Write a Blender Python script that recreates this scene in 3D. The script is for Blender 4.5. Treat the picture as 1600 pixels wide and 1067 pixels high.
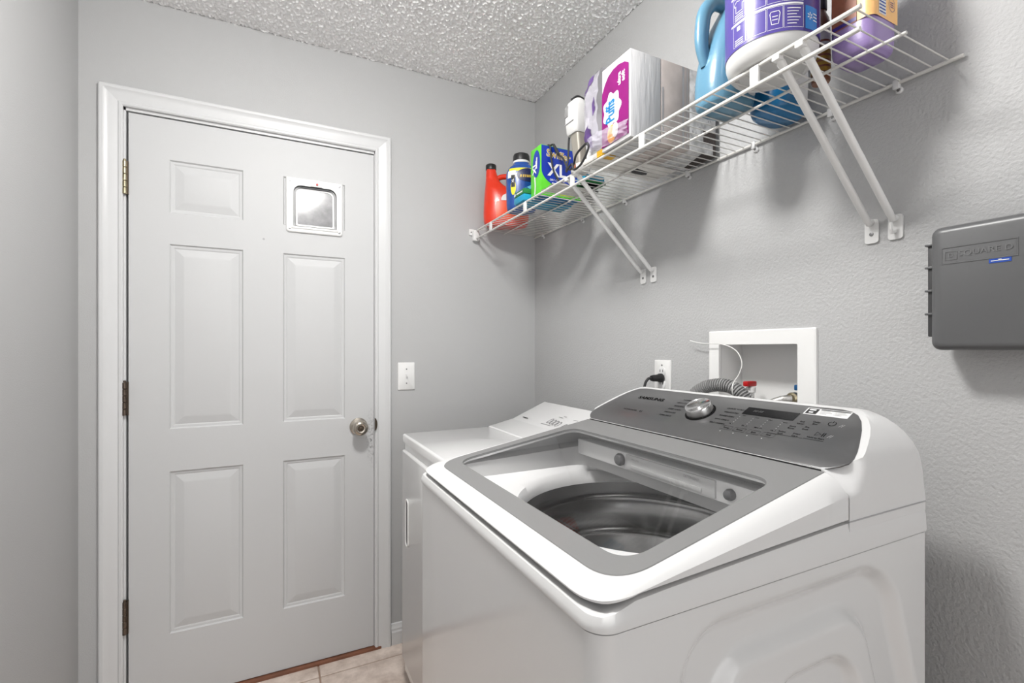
import bpy, bmesh, math, random
from mathutils import Vector, Matrix, noise
import numpy as np

# ------------------------------------------------------------------ camera, world, exposure
for o in list(bpy.data.objects):
    bpy.data.objects.remove(o)
scene = bpy.context.scene
COL = scene.collection
PI = math.pi
random.seed(4)

cam_d = bpy.data.cameras.new('camera')
cam_d.sensor_width = 36.0
cam_d.lens = 746.0 / 1600.0 * 36.0
cam_d.shift_y = (545.0 - 533.5) / 1600.0
cam_d.clip_start = 0.02
cam = bpy.data.objects.new('camera', cam_d)
cam.location = (-1.129, -2.024, 1.24)
cam.rotation_euler = (PI / 2, 0, -math.radians(26.4))
COL.objects.link(cam)
scene.camera = cam

world = bpy.data.worlds.new('world')
scene.world = world
world.use_nodes = True
bg = world.node_tree.nodes['Background']
bg.inputs['Color'].default_value = (1.0, 1.0, 1.0, 1)
bg.inputs['Strength'].default_value = 2.0

LAMP_POS = (-1.02, -1.22, 2.437)
LAMP_STRENGTH = 114.0

vs = scene.view_settings
vs.view_transform = 'Standard'
vs.look = 'None'
vs.gamma = 1.0
vs.use_curve_mapping = False
vs.exposure = 0.36

# ------------------------------------------------------------------ materials
MATS = {}
ALBEDO = .90      # overall reflectance of the paints and plastics


def srgb(r, g, b):
    f = lambda c: (c / 255 / 12.92) if c / 255 <= .04045 else ((c / 255 + .055) / 1.055) ** 2.4
    return (f(r), f(g), f(b))


def mat(name, col, rough=.5, metal=0.0, coat=0.0, bump=None, vary=None, spec=None, trans=0.0, aniso=None):
    """principled material with object-space noise for relief (bump = scale, strength, distance) and tint (vary = scale, amount)"""
    col = tuple(c * ALBEDO for c in col)
    m = bpy.data.materials.new(name)
    m.use_nodes = True
    nt = m.node_tree
    p = nt.nodes['Principled BSDF']
    p.inputs['Base Color'].default_value = (*col, 1)
    p.inputs['Roughness'].default_value = rough
    p.inputs['Metallic'].default_value = metal
    p.inputs['Coat Weight'].default_value = coat
    p.inputs['Coat Roughness'].default_value = .08
    if spec is not None:
        p.inputs['Specular IOR Level'].default_value = spec
    if trans:
        p.inputs['Transmission Weight'].default_value = trans
    tc = nt.nodes.new('ShaderNodeTexCoord')
    if vary:
        n = nt.nodes.new('ShaderNodeTexNoise')
        n.inputs['Scale'].default_value = vary[0]
        n.inputs['Detail'].default_value = 4
        nt.links.new(tc.outputs['Object'], n.inputs['Vector'])
        r = nt.nodes.new('ShaderNodeMapRange')
        r.inputs['From Min'].default_value = .3
        r.inputs['From Max'].default_value = .7
        r.inputs['To Min'].default_value = 1 - vary[1]
        r.inputs['To Max'].default_value = 1 + vary[1]
        nt.links.new(n.outputs['Fac'], r.inputs['Value'])
        mx = nt.nodes.new('ShaderNodeVectorMath')
        mx.operation = 'SCALE'
        mx.inputs[0].default_value = col
        nt.links.new(r.outputs['Result'], mx.inputs['Scale'])
        nt.links.new(mx.outputs['Vector'], p.inputs['Base Color'])
    if bump:
        n = nt.nodes.new('ShaderNodeTexNoise')
        n.inputs['Scale'].default_value = bump[0]
        n.inputs['Detail'].default_value = 2.5
        if aniso:
            mp = nt.nodes.new('ShaderNodeMapping')
            mp.inputs['Scale'].default_value = aniso
            nt.links.new(tc.outputs['Object'], mp.inputs['Vector'])
            nt.links.new(mp.outputs['Vector'], n.inputs['Vector'])
        else:
            nt.links.new(tc.outputs['Object'], n.inputs['Vector'])
        b = nt.nodes.new('ShaderNodeBump')
        b.inputs['Strength'].default_value = bump[1]
        b.inputs['Distance'].default_value = bump[2]
        nt.links.new(n.outputs['Fac'], b.inputs['Height'])
        nt.links.new(b.outputs['Normal'], p.inputs['Normal'])
    MATS[name] = m
    return m


def emit(name, col, strength):
    m = bpy.data.materials.new(name)
    m.use_nodes = True
    nt = m.node_tree
    nt.nodes.clear()
    o = nt.nodes.new('ShaderNodeOutputMaterial')
    e = nt.nodes.new('ShaderNodeEmission')
    e.inputs['Color'].default_value = (*col, 1)
    e.inputs['Strength'].default_value = strength
    nt.links.new(e.outputs[0], o.inputs['Surface'])
    MATS[name] = m
    return m


def clear(name, tint, refl_rough=.02, ior=1.45, haze=0.0, haze_col=(.8, .8, .8)):
    """thin clear sheet: transparent body, fresnel gloss, optional milky haze"""
    m = bpy.data.materials.new(name)
    m.use_nodes = True
    nt = m.node_tree
    nt.nodes.clear()
    o = nt.nodes.new('ShaderNodeOutputMaterial')
    t = nt.nodes.new('ShaderNodeBsdfTransparent')
    t.inputs['Color'].default_value = (*tint, 1)
    g = nt.nodes.new('ShaderNodeBsdfGlossy')
    g.inputs['Roughness'].default_value = refl_rough
    lw = nt.nodes.new('ShaderNodeLayerWeight')
    lw.inputs['Blend'].default_value = .5
    pw = nt.nodes.new('ShaderNodeMath')
    pw.operation = 'POWER'
    pw.inputs[1].default_value = 4.5
    nt.links.new(lw.outputs['Facing'], pw.inputs[0])
    fr = nt.nodes.new('ShaderNodeMath')
    fr.operation = 'MULTIPLY_ADD'
    f0 = ((ior - 1) / (ior + 1)) ** 2
    fr.inputs[1].default_value = 1 - f0
    fr.inputs[2].default_value = f0
    nt.links.new(pw.outputs[0], fr.inputs[0])
    mx = nt.nodes.new('ShaderNodeMixShader')
    base = t.outputs[0]
    if haze:
        d = nt.nodes.new('ShaderNodeBsdfDiffuse')
        d.inputs['Color'].default_value = (*haze_col, 1)
        hm = nt.nodes.new('ShaderNodeMixShader')
        hm.inputs['Fac'].default_value = haze
        nt.links.new(t.outputs[0], hm.inputs[1])
        nt.links.new(d.outputs[0], hm.inputs[2])
        base = hm.outputs[0]
    nt.links.new(fr.outputs[0], mx.inputs['Fac'])
    nt.links.new(base, mx.inputs[1])
    nt.links.new(g.outputs[0], mx.inputs[2])
    nt.links.new(mx.outputs[0], o.inputs['Surface'])
    MATS[name] = m
    return m


WALLC = (.49, .492, .494)
mat('wall_paint', WALLC, .62, bump=(260, .35, .0012), vary=(1.2, .02))
mat('wall_peel', WALLC, .55, bump=(150, .75, .0024), vary=(1.2, .02))
mat('ceiling_paint', (1.0, 1.0, 1.0), .6, bump=(300, .4, .002))
mat('door_paint', (.595, .60, .605), .55, bump=(70, .08, .001), vary=(2.0, .012))
mat('trim_paint', (.67, .675, .68), .35, bump=(60, .06, .001))
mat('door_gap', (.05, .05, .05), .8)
mat('threshold', srgb(128, 82, 60), .55, bump=(40, .2, .001), vary=(14, .2))
mat('grout', srgb(165, 142, 126), .9)
mat('brass', srgb(176, 166, 140), .34, metal=1.0, bump=(90, .25, .0008), vary=(60, .25))
mat('bronze', srgb(110, 98, 88), .4, metal=1.0, bump=(90, .2, .0008), vary=(60, .3))
mat('nickel', srgb(200, 192, 180), .22, metal=1.0)
mat('dark_nickel', srgb(92, 82, 72), .35, metal=1.0)
mat('black_plastic', (.012, .012, .013), .4)
mat('rubber', (.025, .025, .027), .65)
mat('plate_white', (.83, .83, .82), .3)
mat('screw', srgb(150, 150, 150), .35, metal=1.0)
mat('enamel', (.70, .70, .70), .16, coat=.35)
mat('enamel_front', (.80, .80, .80), .13, coat=.4)
mat('washer_plastic', (.70, .70, .70), .34, coat=.08)
mat('dryer_enamel', (.86, .86, .86), .15, coat=.4)
mat('lid_band', (.215, .215, .215), .5, coat=.12, bump=(30, .05, .0006), aniso=(1, 40, 1))
mat('panel_grey', (.115, .115, .117), .3, metal=.35, coat=.35, bump=(24, .06, .0004), aniso=(1, 30, 1))
mat('panel_text', (.008, .008, .008), .7, spec=.05)
mat('panel_light', (.55, .55, .55), .5)
mat('display_black', (.006, .006, .007), .12)
mat('steel_knob', (.55, .545, .54), .36, metal=1.0, bump=(30, .15, .0004), aniso=(1, 60, 1))
mat('chrome', (.78, .78, .78), .08, metal=1.0)
mat('drum_steel', (.50, .50, .50), .24, metal=1.0, vary=(5, .2))
mat('pulsator', (.09, .09, .09), .3, metal=.4, bump=(90, .6, .006))
mat('tub_white', (1.0, 1.0, 1.0), .3)
mat('grey_cup', (.16, .16, .165), .4)
mat('grey_cap', (.11, .11, .115), .4)
mat('wire_white', (.70, .69, .66), .35, bump=(400, .1, .0004))
mat('bracket_white', (.82, .82, .81), .3)
mat('clip_clear', (.72, .72, .72), .25)
mat('grey_box', (.115, .117, .120), .36, bump=(220, .15, .0006))
mat('grey_box_light', (.165, .167, .17), .4)
mat('grey_box_dark', (.05, .05, .052), .5)
mat('sticker_blue', srgb(20, 70, 165), .4)
mat('ink_white', (.85, .85, .85), .5)
mat('ink_black', (.02, .02, .02), .5)
mat('hose_grey', (.28, .28, .28), .5)
mat('braided', (.55, .54, .52), .35, metal=1.0, bump=(500, .6, .002))
mat('valve_red', srgb(190, 20, 22), .4)
mat('valve_blue', srgb(22, 85, 135), .4)
mat('zip_white', (.82, .82, .80), .4)
mat('box_plastic', (.90, .90, .89), .35)
mat('red_plastic', srgb(226, 50, 14), .3, coat=.3)
mat('red_label', srgb(240, 78, 20), .35)
mat('label_white', (.80, .80, .80), .4)
mat('label_grey', (.42, .42, .43), .5)
mat('blue_plastic', srgb(24, 72, 150), .25, coat=.3, vary=(20, .2))
mat('navy', srgb(14, 24, 74), .35)
mat('skyblue', srgb(110, 190, 225), .35, vary=(30, .2))
mat('yellow', srgb(236, 224, 40), .4)
mat('gold', srgb(196, 160, 60), .4)
mat('teal', srgb(22, 150, 190), .35)
mat('green_dark', srgb(30, 120, 60), .4)
mat('green', srgb(96, 205, 50), .4, vary=(20, .1))
mat('lime', srgb(190, 222, 40), .4, vary=(40, .15))
mat('royal', srgb(16, 52, 165), .35)
mat('box_blue', srgb(30, 110, 160), .5)
mat('iron_white', (.66, .66, .65), .3)
mat('iron_grey', srgb(170, 165, 155), .35, metal=.5)
mat('iron_window', (.25, .25, .25), .2)
mat('magenta', srgb(128, 6, 104), .35, vary=(14, .15))
mat('purple_dark', srgb(88, 62, 120), .4, vary=(30, .3))
mat('tissue_white', (.64, .635, .635), .5, bump=(55, .5, .006), aniso=(1, 1, .15))
mat('tissue_floral', (.58, .58, .58), .5, vary=(45, .35))
mat('tissue_photo', srgb(196, 186, 181), .5, vary=(16, .18))
mat('orange', srgb(240, 165, 40), .4, vary=(60, .2))
mat('logo_blue', srgb(20, 120, 180), .4)
mat('brown_weave', (.045, .034, .030), .7, bump=(300, .6, .003))
mat('sky_plastic', srgb(94, 142, 168), .3, coat=.2)
mat('deep_sky', srgb(22, 112, 165), .3, coat=.2)
mat('tub_plastic', (.68, .68, .67), .3)
mat('violet', srgb(84, 72, 150), .3, vary=(5, .06))
mat('violet_dark', srgb(64, 50, 130), .3)
mat('spark_blue', srgb(0, 120, 200), .4)
mat('amber', srgb(120, 72, 40), .3, coat=.3)
mat('amber_label', srgb(190, 150, 60), .4, vary=(60, .3))
mat('lilac_plastic', srgb(150, 128, 182), .3, coat=.3)
mat('peach', srgb(250, 196, 128), .4, vary=(12, .08))
mat('rust', srgb(150, 92, 66), .45, vary=(40, .3))
mat('paper', (.76, .74, .70), .6, vary=(30, .08))
mat('yellow_pack', srgb(230, 180, 40), .4)
mat('dark_pack', (.03, .03, .03), .5)
mat('flap_smoke', (.30, .30, .31), .12, coat=.5, vary=(30, .25))
mat('lamp_metal', (.6, .6, .6), .3, metal=1.0)
clear('lid_glass', (.95, .95, .95), .015, 1.5)
clear('film', (.93, .92, .95), .12, 1.35, haze=.30, haze_col=(.72, .70, .78))
emit('lamp_glow', (1.0, .985, .96), LAMP_STRENGTH)


def scuffed_door():
    """door paint with the grey finger marks round the latch"""
    m = MATS['door_paint'].copy()
    m.name = 'door_scuffed'
    nt = m.node_tree
    p = nt.nodes['Principled BSDF']
    src = p.inputs['Base Color'].links[0].from_socket
    tc = nt.nodes.new('ShaderNodeTexCoord')
    mp = nt.nodes.new('ShaderNodeMapping')
    mp.inputs['Location'].default_value = (.770 * 34, 0, -.875 * 7.5)
    mp.inputs['Scale'].default_value = (34, 1, 7.5)
    nt.links.new(tc.outputs['Object'], mp.inputs['Vector'])
    ln = nt.nodes.new('ShaderNodeVectorMath')
    ln.operation = 'LENGTH'
    nt.links.new(mp.outputs['Vector'], ln.inputs[0])
    r1 = nt.nodes.new('ShaderNodeMapRange')
    r1.inputs['From Min'].default_value = 1.0
    r1.inputs['From Max'].default_value = .1
    nt.links.new(ln.outputs['Value'], r1.inputs['Value'])
    n = nt.nodes.new('ShaderNodeTexNoise')
    n.inputs['Scale'].default_value = 95
    n.inputs['Detail'].default_value = 5
    nt.links.new(tc.outputs['Object'], n.inputs['Vector'])
    r2 = nt.nodes.new('ShaderNodeMapRange')
    r2.inputs['From Min'].default_value = .48
    r2.inputs['From Max'].default_value = .66
    nt.links.new(n.outputs['Fac'], r2.inputs['Value'])
    mu = nt.nodes.new('ShaderNodeMath')
    mu.operation = 'MULTIPLY'
    nt.links.new(r1.outputs['Result'], mu.inputs[0])
    nt.links.new(r2.outputs['Result'], mu.inputs[1])
    mx = nt.nodes.new('ShaderNodeMix')
    mx.data_type = 'RGBA'
    nt.links.new(mu.outputs[0], mx.inputs['Factor'])
    nt.links.new(src, mx.inputs[6])
    mx.inputs[7].default_value = (.12, .12, .12, 1)
    nt.links.new(mx.outputs[2], p.inputs['Base Color'])
    MATS['door_scuffed'] = m


scuffed_door()


def tile_material():
    m = bpy.data.materials.new('floor_tile')
    m.use_nodes = True
    nt = m.node_tree
    p = nt.nodes['Principled BSDF']
    p.inputs['Roughness'].default_value = .42
    tc = nt.nodes.new('ShaderNodeNewGeometry')
    n = nt.nodes.new('ShaderNodeTexNoise')
    n.inputs['Scale'].default_value = 16
    n.inputs['Detail'].default_value = 8
    n.inputs['Roughness'].default_value = .65
    nt.links.new(tc.outputs['Position'], n.inputs['Vector'])
    cr = nt.nodes.new('ShaderNodeValToRGB')
    cr.color_ramp.elements[0].position = .3
    cr.color_ramp.elements[0].color = (*[c * ALBEDO for c in srgb(188, 170, 158)], 1)
    cr.color_ramp.elements[1].position = .68
    cr.color_ramp.elements[1].color = (*[c * ALBEDO for c in srgb(236, 221, 210)], 1)
    nt.links.new(n.outputs['Fac'], cr.inputs['Fac'])
    nt.links.new(cr.outputs['Color'], p.inputs['Base Color'])
    MATS['floor_tile'] = m


tile_material()

# ------------------------------------------------------------------ helpers
def link(o):
    COL.objects.link(o)
    return o


def thing(name, label, cat, loc=(0, 0, 0), rotz=0.0, group=None):
    o = bpy.data.objects.new(name, None)
    o.empty_display_size = .05
    o.location = loc
    o.rotation_euler = (0, 0, rotz)
    o['label'] = label
    o['category'] = cat
    if group:
        o['group'] = group
    return link(o)


def structure(name, label=None):
    """an Empty that holds the pieces of one part of the room"""
    o = bpy.data.objects.new(name, None)
    o.empty_display_size = .05
    o['kind'] = 'structure'
    if label:
        o['label'] = label
    return link(o)


def world_loc(o):
    v = Vector((0, 0, 0))
    while o is not None:
        v += Vector(o.location)
        o = o.parent
    return v


class MB:
    """collects geometry of ONE mesh object. Coordinates are world unless the parent is rotated (then local=True)."""

    def __init__(s):
        s.v = []
        s.f = []

    def add(s, verts, faces):
        b = len(s.v)
        s.v += [tuple(v) for v in verts]
        s.f += [tuple(i + b for i in f) for f in faces]
        return s

    def bm(s, bm):
        bm.verts.index_update()
        s.add([v.co[:] for v in bm.verts], [[v.index for v in f.verts] for f in bm.faces])
        bm.free()
        return s

    def box(s, x0, x1, y0, y1, z0, z1, bev=0.0, seg=2, M=None):
        bm = bmesh.new()
        bmesh.ops.create_cube(bm, size=1)
        for v in bm.verts:
            v.co = Vector(((x0 + x1) / 2 + v.co.x * (x1 - x0), (y0 + y1) / 2 + v.co.y * (y1 - y0), (z0 + z1) / 2 + v.co.z * (z1 - z0)))
        if bev:
            bmesh.ops.bevel(bm, geom=bm.edges[:], offset=bev, segments=seg, profile=.5, affect='EDGES')
        if M is not None:
            bmesh.ops.transform(bm, matrix=M, verts=bm.verts)
        return s.bm(bm)

    def rings(s, rings, cap0=True, cap1=True, closed=True):
        n = len(rings[0])
        b = len(s.v)
        for r in rings:
            s.v += [tuple(p) for p in r]
        m = n if closed else n - 1
        for i in range(len(rings) - 1):
            for j in range(m):
                k = (j + 1) % n
                s.f.append((b + i * n + j, b + i * n + k, b + (i + 1) * n + k, b + (i + 1) * n + j))
        if cap0:
            s.f.append(tuple(b + j for j in reversed(range(n))))
        if cap1:
            s.f.append(tuple(b + (len(rings) - 1) * n + j for j in range(n)))
        return s

    def grid(s, pts):
        """pts[i][j] open grid"""
        return s.rings(pts, False, False, closed=False)

    def tube(s, path, r, n=10, caps=True, flat=None):
        path = [Vector(p) for p in path]
        rs = r if isinstance(r, (list, tuple)) else [r] * len(path)
        rings = []
        up = None
        for i, p in enumerate(path):
            a = path[max(i - 1, 0)]
            c = path[min(i + 1, len(path) - 1)]
            t = (c - a).normalized()
            if up is None:
                up = Vector((0, 0, 1)) if abs(t.z) < .9 else Vector((1, 0, 0))
            side = t.cross(up).normalized()
            up = side.cross(t).normalized()
            fl = flat if flat else 1.0
            rings.append([p + side * math.cos(2 * PI * k / n) * rs[i] + up * math.sin(2 * PI * k / n) * rs[i] * fl for k in range(n)])
        return s.rings(rings, caps, caps)

    def lathe(s, prof, c=(0, 0, 0), n=32, axis='z', cap0=True, cap1=True):
        rings = []
        for r, h in prof:
            ring = []
            for k in range(n):
                a = 2 * PI * k / n
                if axis == 'z':
                    ring.append((c[0] + r * math.cos(a), c[1] + r * math.sin(a), c[2] + h))
                elif axis == 'x':
                    ring.append((c[0] + h, c[1] + r * math.cos(a), c[2] + r * math.sin(a)))
                else:
                    ring.append((c[0] + r * math.sin(a), c[1] + h, c[2] + r * math.cos(a)))
            rings.append(ring)
        return s.rings(rings, cap0, cap1)

    def poly(s, outline, off):
        """extruded flat polygon: outline 3-D points, off the thickness vector"""
        o = Vector(off)
        return s.rings([[Vector(p) for p in outline], [Vector(p) + o for p in outline]])

    def build(s, name, m, parent=None, local=False, smooth=35, kind=None, label=None):
        me = bpy.data.meshes.new(name)
        off = Vector((0, 0, 0)) if (local or parent is None) else world_loc(parent)
        me.from_pydata([(v[0] - off.x, v[1] - off.y, v[2] - off.z) for v in s.v], [], s.f)
        bm = bmesh.new()
        bm.from_mesh(me)
        bmesh.ops.recalc_face_normals(bm, faces=bm.faces)
        bm.to_mesh(me)
        bm.free()
        me.materials.append(MATS[m])
        if smooth:
            me.polygons.foreach_set('use_smooth', [True] * len(me.polygons))
            me.set_sharp_from_angle(angle=math.radians(smooth))
        o = bpy.data.objects.new(name, me)
        if parent is not None:
            o.parent = parent
        if kind:
            o['kind'] = kind
        if label:
            o['label'] = label
        return link(o)


def box(name, m, parent, x0, x1, y0, y1, z0, z1, bev=0.0, **k):
    return MB().box(x0, x1, y0, y1, z0, z1, bev).build(name, m, parent, **k)


def copy_part(o, parent, loc):
    c = o.copy()
    c.parent = parent
    c.location = loc
    return link(c)


TEXT_CACHE = {}


def text_verts(txt, bold=0.0):
    key = (txt, bold)
    if key not in TEXT_CACHE:
        cu = bpy.data.curves.new('t', 'FONT')
        cu.body = txt
        cu.size = 1.0
        cu.offset = bold
        cu.resolution_u = 3
        cu.align_x = 'CENTER'
        cu.align_y = 'CENTER'
        ob = bpy.data.objects.new('t', cu)
        COL.objects.link(ob)
        dg = bpy.context.evaluated_depsgraph_get()
        me = bpy.data.meshes.new_from_object(ob.evaluated_get(dg))
        vs_ = [v.co.copy() for v in me.vertices]
        fs = [tuple(p.vertices) for p in me.polygons]
        bpy.data.objects.remove(ob)
        bpy.data.curves.remove(cu)
        bpy.data.meshes.remove(me)
        TEXT_CACHE[key] = (vs_, fs)
    return TEXT_CACHE[key]


def lettering(mb, txt, size, fn, bold=0.0, shear=0.0, sx=1.0):
    """adds the letters of txt to mb; fn maps the flat (a, b) text plane to a point"""
    v, f = text_verts(txt, bold)
    mb.add([fn((p.x * sx + shear * p.y) * size, p.y * size) for p in v], f)
    return mb


def plane_fn(origin, ax, ay, lift=.0006):
    o, ax, ay = Vector(origin), Vector(ax).normalized(), Vector(ay).normalized()
    n = ax.cross(ay) * lift
    return lambda a, b: o + ax * a + ay * b + n


def ribbon(mb, fn, pts, w, closed=False):
    """flat line of width w along 2-D pts mapped by fn"""
    n = len(pts)
    L, R = [], []
    for i in range(n):
        a = pts[(i - 1) % n] if closed else pts[max(i - 1, 0)]
        c = pts[(i + 1) % n] if closed else pts[min(i + 1, n - 1)]
        dx, dy = c[0] - a[0], c[1] - a[1]
        l = math.hypot(dx, dy) or 1
        L.append(fn(pts[i][0] - dy / l * w / 2, pts[i][1] + dx / l * w / 2))
        R.append(fn(pts[i][0] + dy / l * w / 2, pts[i][1] - dx / l * w / 2))
    if closed:
        L.append(L[0])
        R.append(R[0])
    mb.grid([L, R])
    return mb


def patch(mb, fn, a0, a1, b0, b1, na=8, nb=4):
    mb.grid([[fn(a0 + (a1 - a0) * i / na, b0 + (b1 - b0) * j / nb) for i in range(na + 1)] for j in range(nb + 1)])
    return mb


def disc(mb, fn, ca, cb, ra, rb, n=28, a0=0, a1=2 * PI, rings=4):
    """filled ellipse or sector in the surface plane, subdivided so that it follows a curved surface"""
    g = []
    for k in range(rings + 1):
        q = max(k / rings, .001)
        g.append([fn(ca + ra * q * math.cos(a0 + (a1 - a0) * i / n), cb + rb * q * math.sin(a0 + (a1 - a0) * i / n)) for i in range(n + 1)])
    mb.grid(g)
    return mb


def rrect(x0, x1, y0, y1, r, z, n=8):
    """rounded rectangle in plan; z is a number or a function of (x, y)"""
    rs = r if isinstance(r, (list, tuple)) else [r] * 4
    pts = []
    for (cx, cy, a0, rr) in ((x1 - rs[0], y1 - rs[0], 0, rs[0]), (x0 + rs[1], y1 - rs[1], PI / 2, rs[1]), (x0 + rs[2], y0 + rs[2], PI, rs[2]), (x1 - rs[3], y0 + rs[3], 1.5 * PI, rs[3])):
        for k in range(n + 1):
            a = a0 + PI / 2 * k / n
            pts.append((cx + rr * math.cos(a), cy + rr * math.sin(a)))
    return [(x, y, z(x, y) if callable(z) else z) for x, y in pts]


def lerp(a, b, t):
    return a + (b - a) * t


def interp(tab, x):
    if x <= tab[0][0]:
        return tab[0][1]
    for (a, va), (b, vb) in zip(tab, tab[1:]):
        if x <= b:
            return va + (vb - va) * (x - a) / (b - a)
    return tab[-1][1]


def smooth_path(pts, n=8):
    """Catmull-Rom through pts"""
    P = [Vector(p) for p in pts]
    P = [P[0] * 2 - P[1]] + P + [P[-1] * 2 - P[-2]]
    out = []
    for i in range(1, len(P) - 2):
        for k in range(n):
            t = k / n
            a, b, c, d = P[i - 1], P[i], P[i + 1], P[i + 2]
            out.append(.5 * ((2 * b) + (c - a) * t + (2 * a - 5 * b + 4 * c - d) * t * t + (3 * b - a - 3 * c + d) * t ** 3))
    out.append(P[-2])
    return out


# ------------------------------------------------------------------ room shell
CEIL = 2.437
XL, YB = -1.704, -4.4
OX0, OX1, OZ1 = -1.601, -.734, 2.067          # door opening in wall_back
w = MB()
for x0, x1, z0, z1 in ((XL - .1, OX0, 0, CEIL), (OX1, .1, 0, CEIL), (OX0, OX1, OZ1, CEIL)):
    w.box(x0, x1, 0, .14, z0, z1)
w.build('wall_back', 'wall_paint', kind='structure', smooth=0)
HY0, HY1, HZ0, HZ1 = -1.305, -1.077, .99, 1.253   # hole for the washer outlet box in wall_right
w = MB()
for y0, y1, z0, z1 in ((YB, HY0, 0, CEIL), (HY1, 0, 0, CEIL), (HY0, HY1, 0, HZ0), (HY0, HY1, HZ1, CEIL)):
    w.box(0, .12, y0, y1, z0, z1)
w.build('wall_right', 'wall_peel', kind='structure', smooth=0)
MB().box(XL - .12, XL, YB, 0, 0, CEIL).build('wall_left', 'wall_paint', kind='structure', smooth=0)

# knock-down plaster ceiling: relief is real where the camera sees it
nx, ny = 560, 780
pts = []
for j in range(ny + 1):
    y = -2.4 * j / ny
    row = []
    for i in range(nx + 1):
        x = XL + (0 - XL) * i / nx
        h = noise.noise((x * 105, y * 105, 3.1)) + .55 * noise.noise((x * 190, y * 190, 7.7))
        h = max(0.0, min(1.0, .42 + h * .95))
        row.append((x, y, CEIL - .0085 * h))
    pts.append(row)
c = MB().grid(pts)
c.box(XL - .12, .12, YB, .12, CEIL + .001, CEIL + .05)
c.box(XL, 0, YB, -2.4, CEIL - .003, CEIL + .001)
c.build('ceiling', 'ceiling_paint', kind='structure', smooth=60)

# floor: screed with single tiles on it
floor = structure('floor')
MB().box(XL - .12, .12, YB, .14, -.06, -.0035).build('grout_bed', 'grout', floor, smooth=0)
TS, GAP = .33, .006
tile_cache = {}
xs = [-.977 + TS * k for k in range(-3, 4)]
ys = [-.085 - TS * k for k in range(-1, 14)]
for xa in xs:
    for yb in ys:
        x0, x1, y0, y1 = max(xa + GAP / 2, XL + .001), min(xa + TS - GAP / 2, -.001), max(yb - TS + GAP / 2, YB), min(yb - GAP / 2, -.001 if not (OX0 < xa + .1 < OX1) else .0)
        if x1 - x0 < .01 or y1 - y0 < .01:
            continue
        key = (round(x1 - x0, 4), round(y1 - y0, 4))
        if key not in tile_cache:
            t = MB().box(-key[0] / 2, key[0] / 2, -key[1] / 2, key[1] / 2, -.008, 0, .0015, 1).build('tile', 'floor_tile', floor, local=True)
            tile_cache[key] = t
            t.location = ((x0 + x1) / 2, (y0 + y1) / 2, 0)
        else:
            copy_part(tile_cache[key], floor, ((x0 + x1) / 2, (y0 + y1) / 2, 0))

# baseboards
def baseboard(name, pts, n):
    """profile swept along a wall: pts two ends, n the outward normal"""
    prof = [(0, 0), (.014, 0), (.014, .052), (.011, .058), (.011, .066), (.007, .074), (.005, .083), (0, .086)]
    a, b, n = Vector(pts[0]), Vector(pts[1]), Vector(n)
    MB().rings([[e + n * d + Vector((0, 0, h)) for d, h in prof] for e in (a, b)]).build(name, 'trim_paint', kind='structure', smooth=20)


baseboard('baseboard_back', ((-.693, 0, 0), (0, 0, 0)), (0, -1, 0))
baseboard('baseboard_left', ((XL, YB, 0), (XL, -.0, 0)), (1, 0, 0))
baseboard('baseboard_right', ((0, YB, 0), (0, -.014, 0)), (-1, 0, 0))

# door casing (trim_1): moulded profile mitred round the opening
tr = structure('trim_1')
prof = [(0, 0), (0, .010), (.004, .013), (.010, .013), (.014, .010), (.020, .011), (.036, .014), (.048, .0155), (.052, .018), (.060, .018), (.064, .015), (.064, 0)]   # (distance from inner edge, height off wall)
IX0, IX1, IZ = -1.586, -.759, 2.056
def casing(name, a, b, out, ma, mb_):
    A, B, O = Vector(a), Vector(b), Vector(out)
    t = (B - A).normalized()
    MB().rings([[A + O * d - t * d * ma + Vector((0, -h, 0)) for d, h in prof], [B + O * d + t * d * mb_ + Vector((0, -h, 0)) for d, h in prof]]).build(name, 'trim_paint', tr, smooth=25)
casing('casing_side', (IX0, 0, 0), (IX0, 0, IZ), (-1, 0, 0), 0, 1)
casing('casing_head', (IX0, 0, IZ), (IX1, 0, IZ), (0, 0, 1), 1, 1)
casing('casing_side', (IX1, 0, 0), (IX1, 0, IZ), (1, 0, 0), 0, 1)
# jamb boards and stops
for nm, a in (('jamb', (OX0, IX0 + .006, .0, .14, 0, OZ1)), ('jamb', (IX1 - .002, OX1, .0, .14, 0, OZ1)), ('jamb', (OX0, OX1, .0, .14, 2.046, OZ1))):
    MB().box(*a).build(nm, 'trim_paint', tr, smooth=0)
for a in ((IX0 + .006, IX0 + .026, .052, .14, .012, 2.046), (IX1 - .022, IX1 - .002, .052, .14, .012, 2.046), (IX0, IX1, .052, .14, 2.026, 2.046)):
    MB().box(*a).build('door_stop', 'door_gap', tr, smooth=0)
MB().box(OX0, OX1, -.014, .14, -.003, .010, .002).build('trim_2', 'threshold', kind='structure')

# ------------------------------------------------------------------ the door
DX0, DX1, DZ0, DZ1 = -1.573, -.763, .014, 2.040
door = structure('door_1', 'white six panel door with small pet flap in its upper right panel')
PAN = [(-1.459, -1.234, 1.715, 1.900), (-1.459, -1.234, .960, 1.606), (-1.459, -1.234, .245, .812),
       (-1.101, -.876, 1.715, 1.900), (-1.101, -.876, .960, 1.606), (-1.101, -.876, .245, .812)]
s = MB()
gx = [DX0, -1.459, -1.234, -1.101, -.876, DX1]
gz = [DZ0, .245, .812, .960, 1.606, 1.715, 1.900, DZ1]
for i in range(5):
    for j in range(7):
        if i in (1, 3) and j in (1, 3, 5):
            continue
        s.add([(gx[i], 0, gz[j]), (gx[i + 1], 0, gz[j]), (gx[i + 1], 0, gz[j + 1]), (gx[i], 0, gz[j + 1])], [(0, 1, 2, 3)])
s.box(DX0, DX1, .014, .044, DZ0, DZ1)
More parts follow.
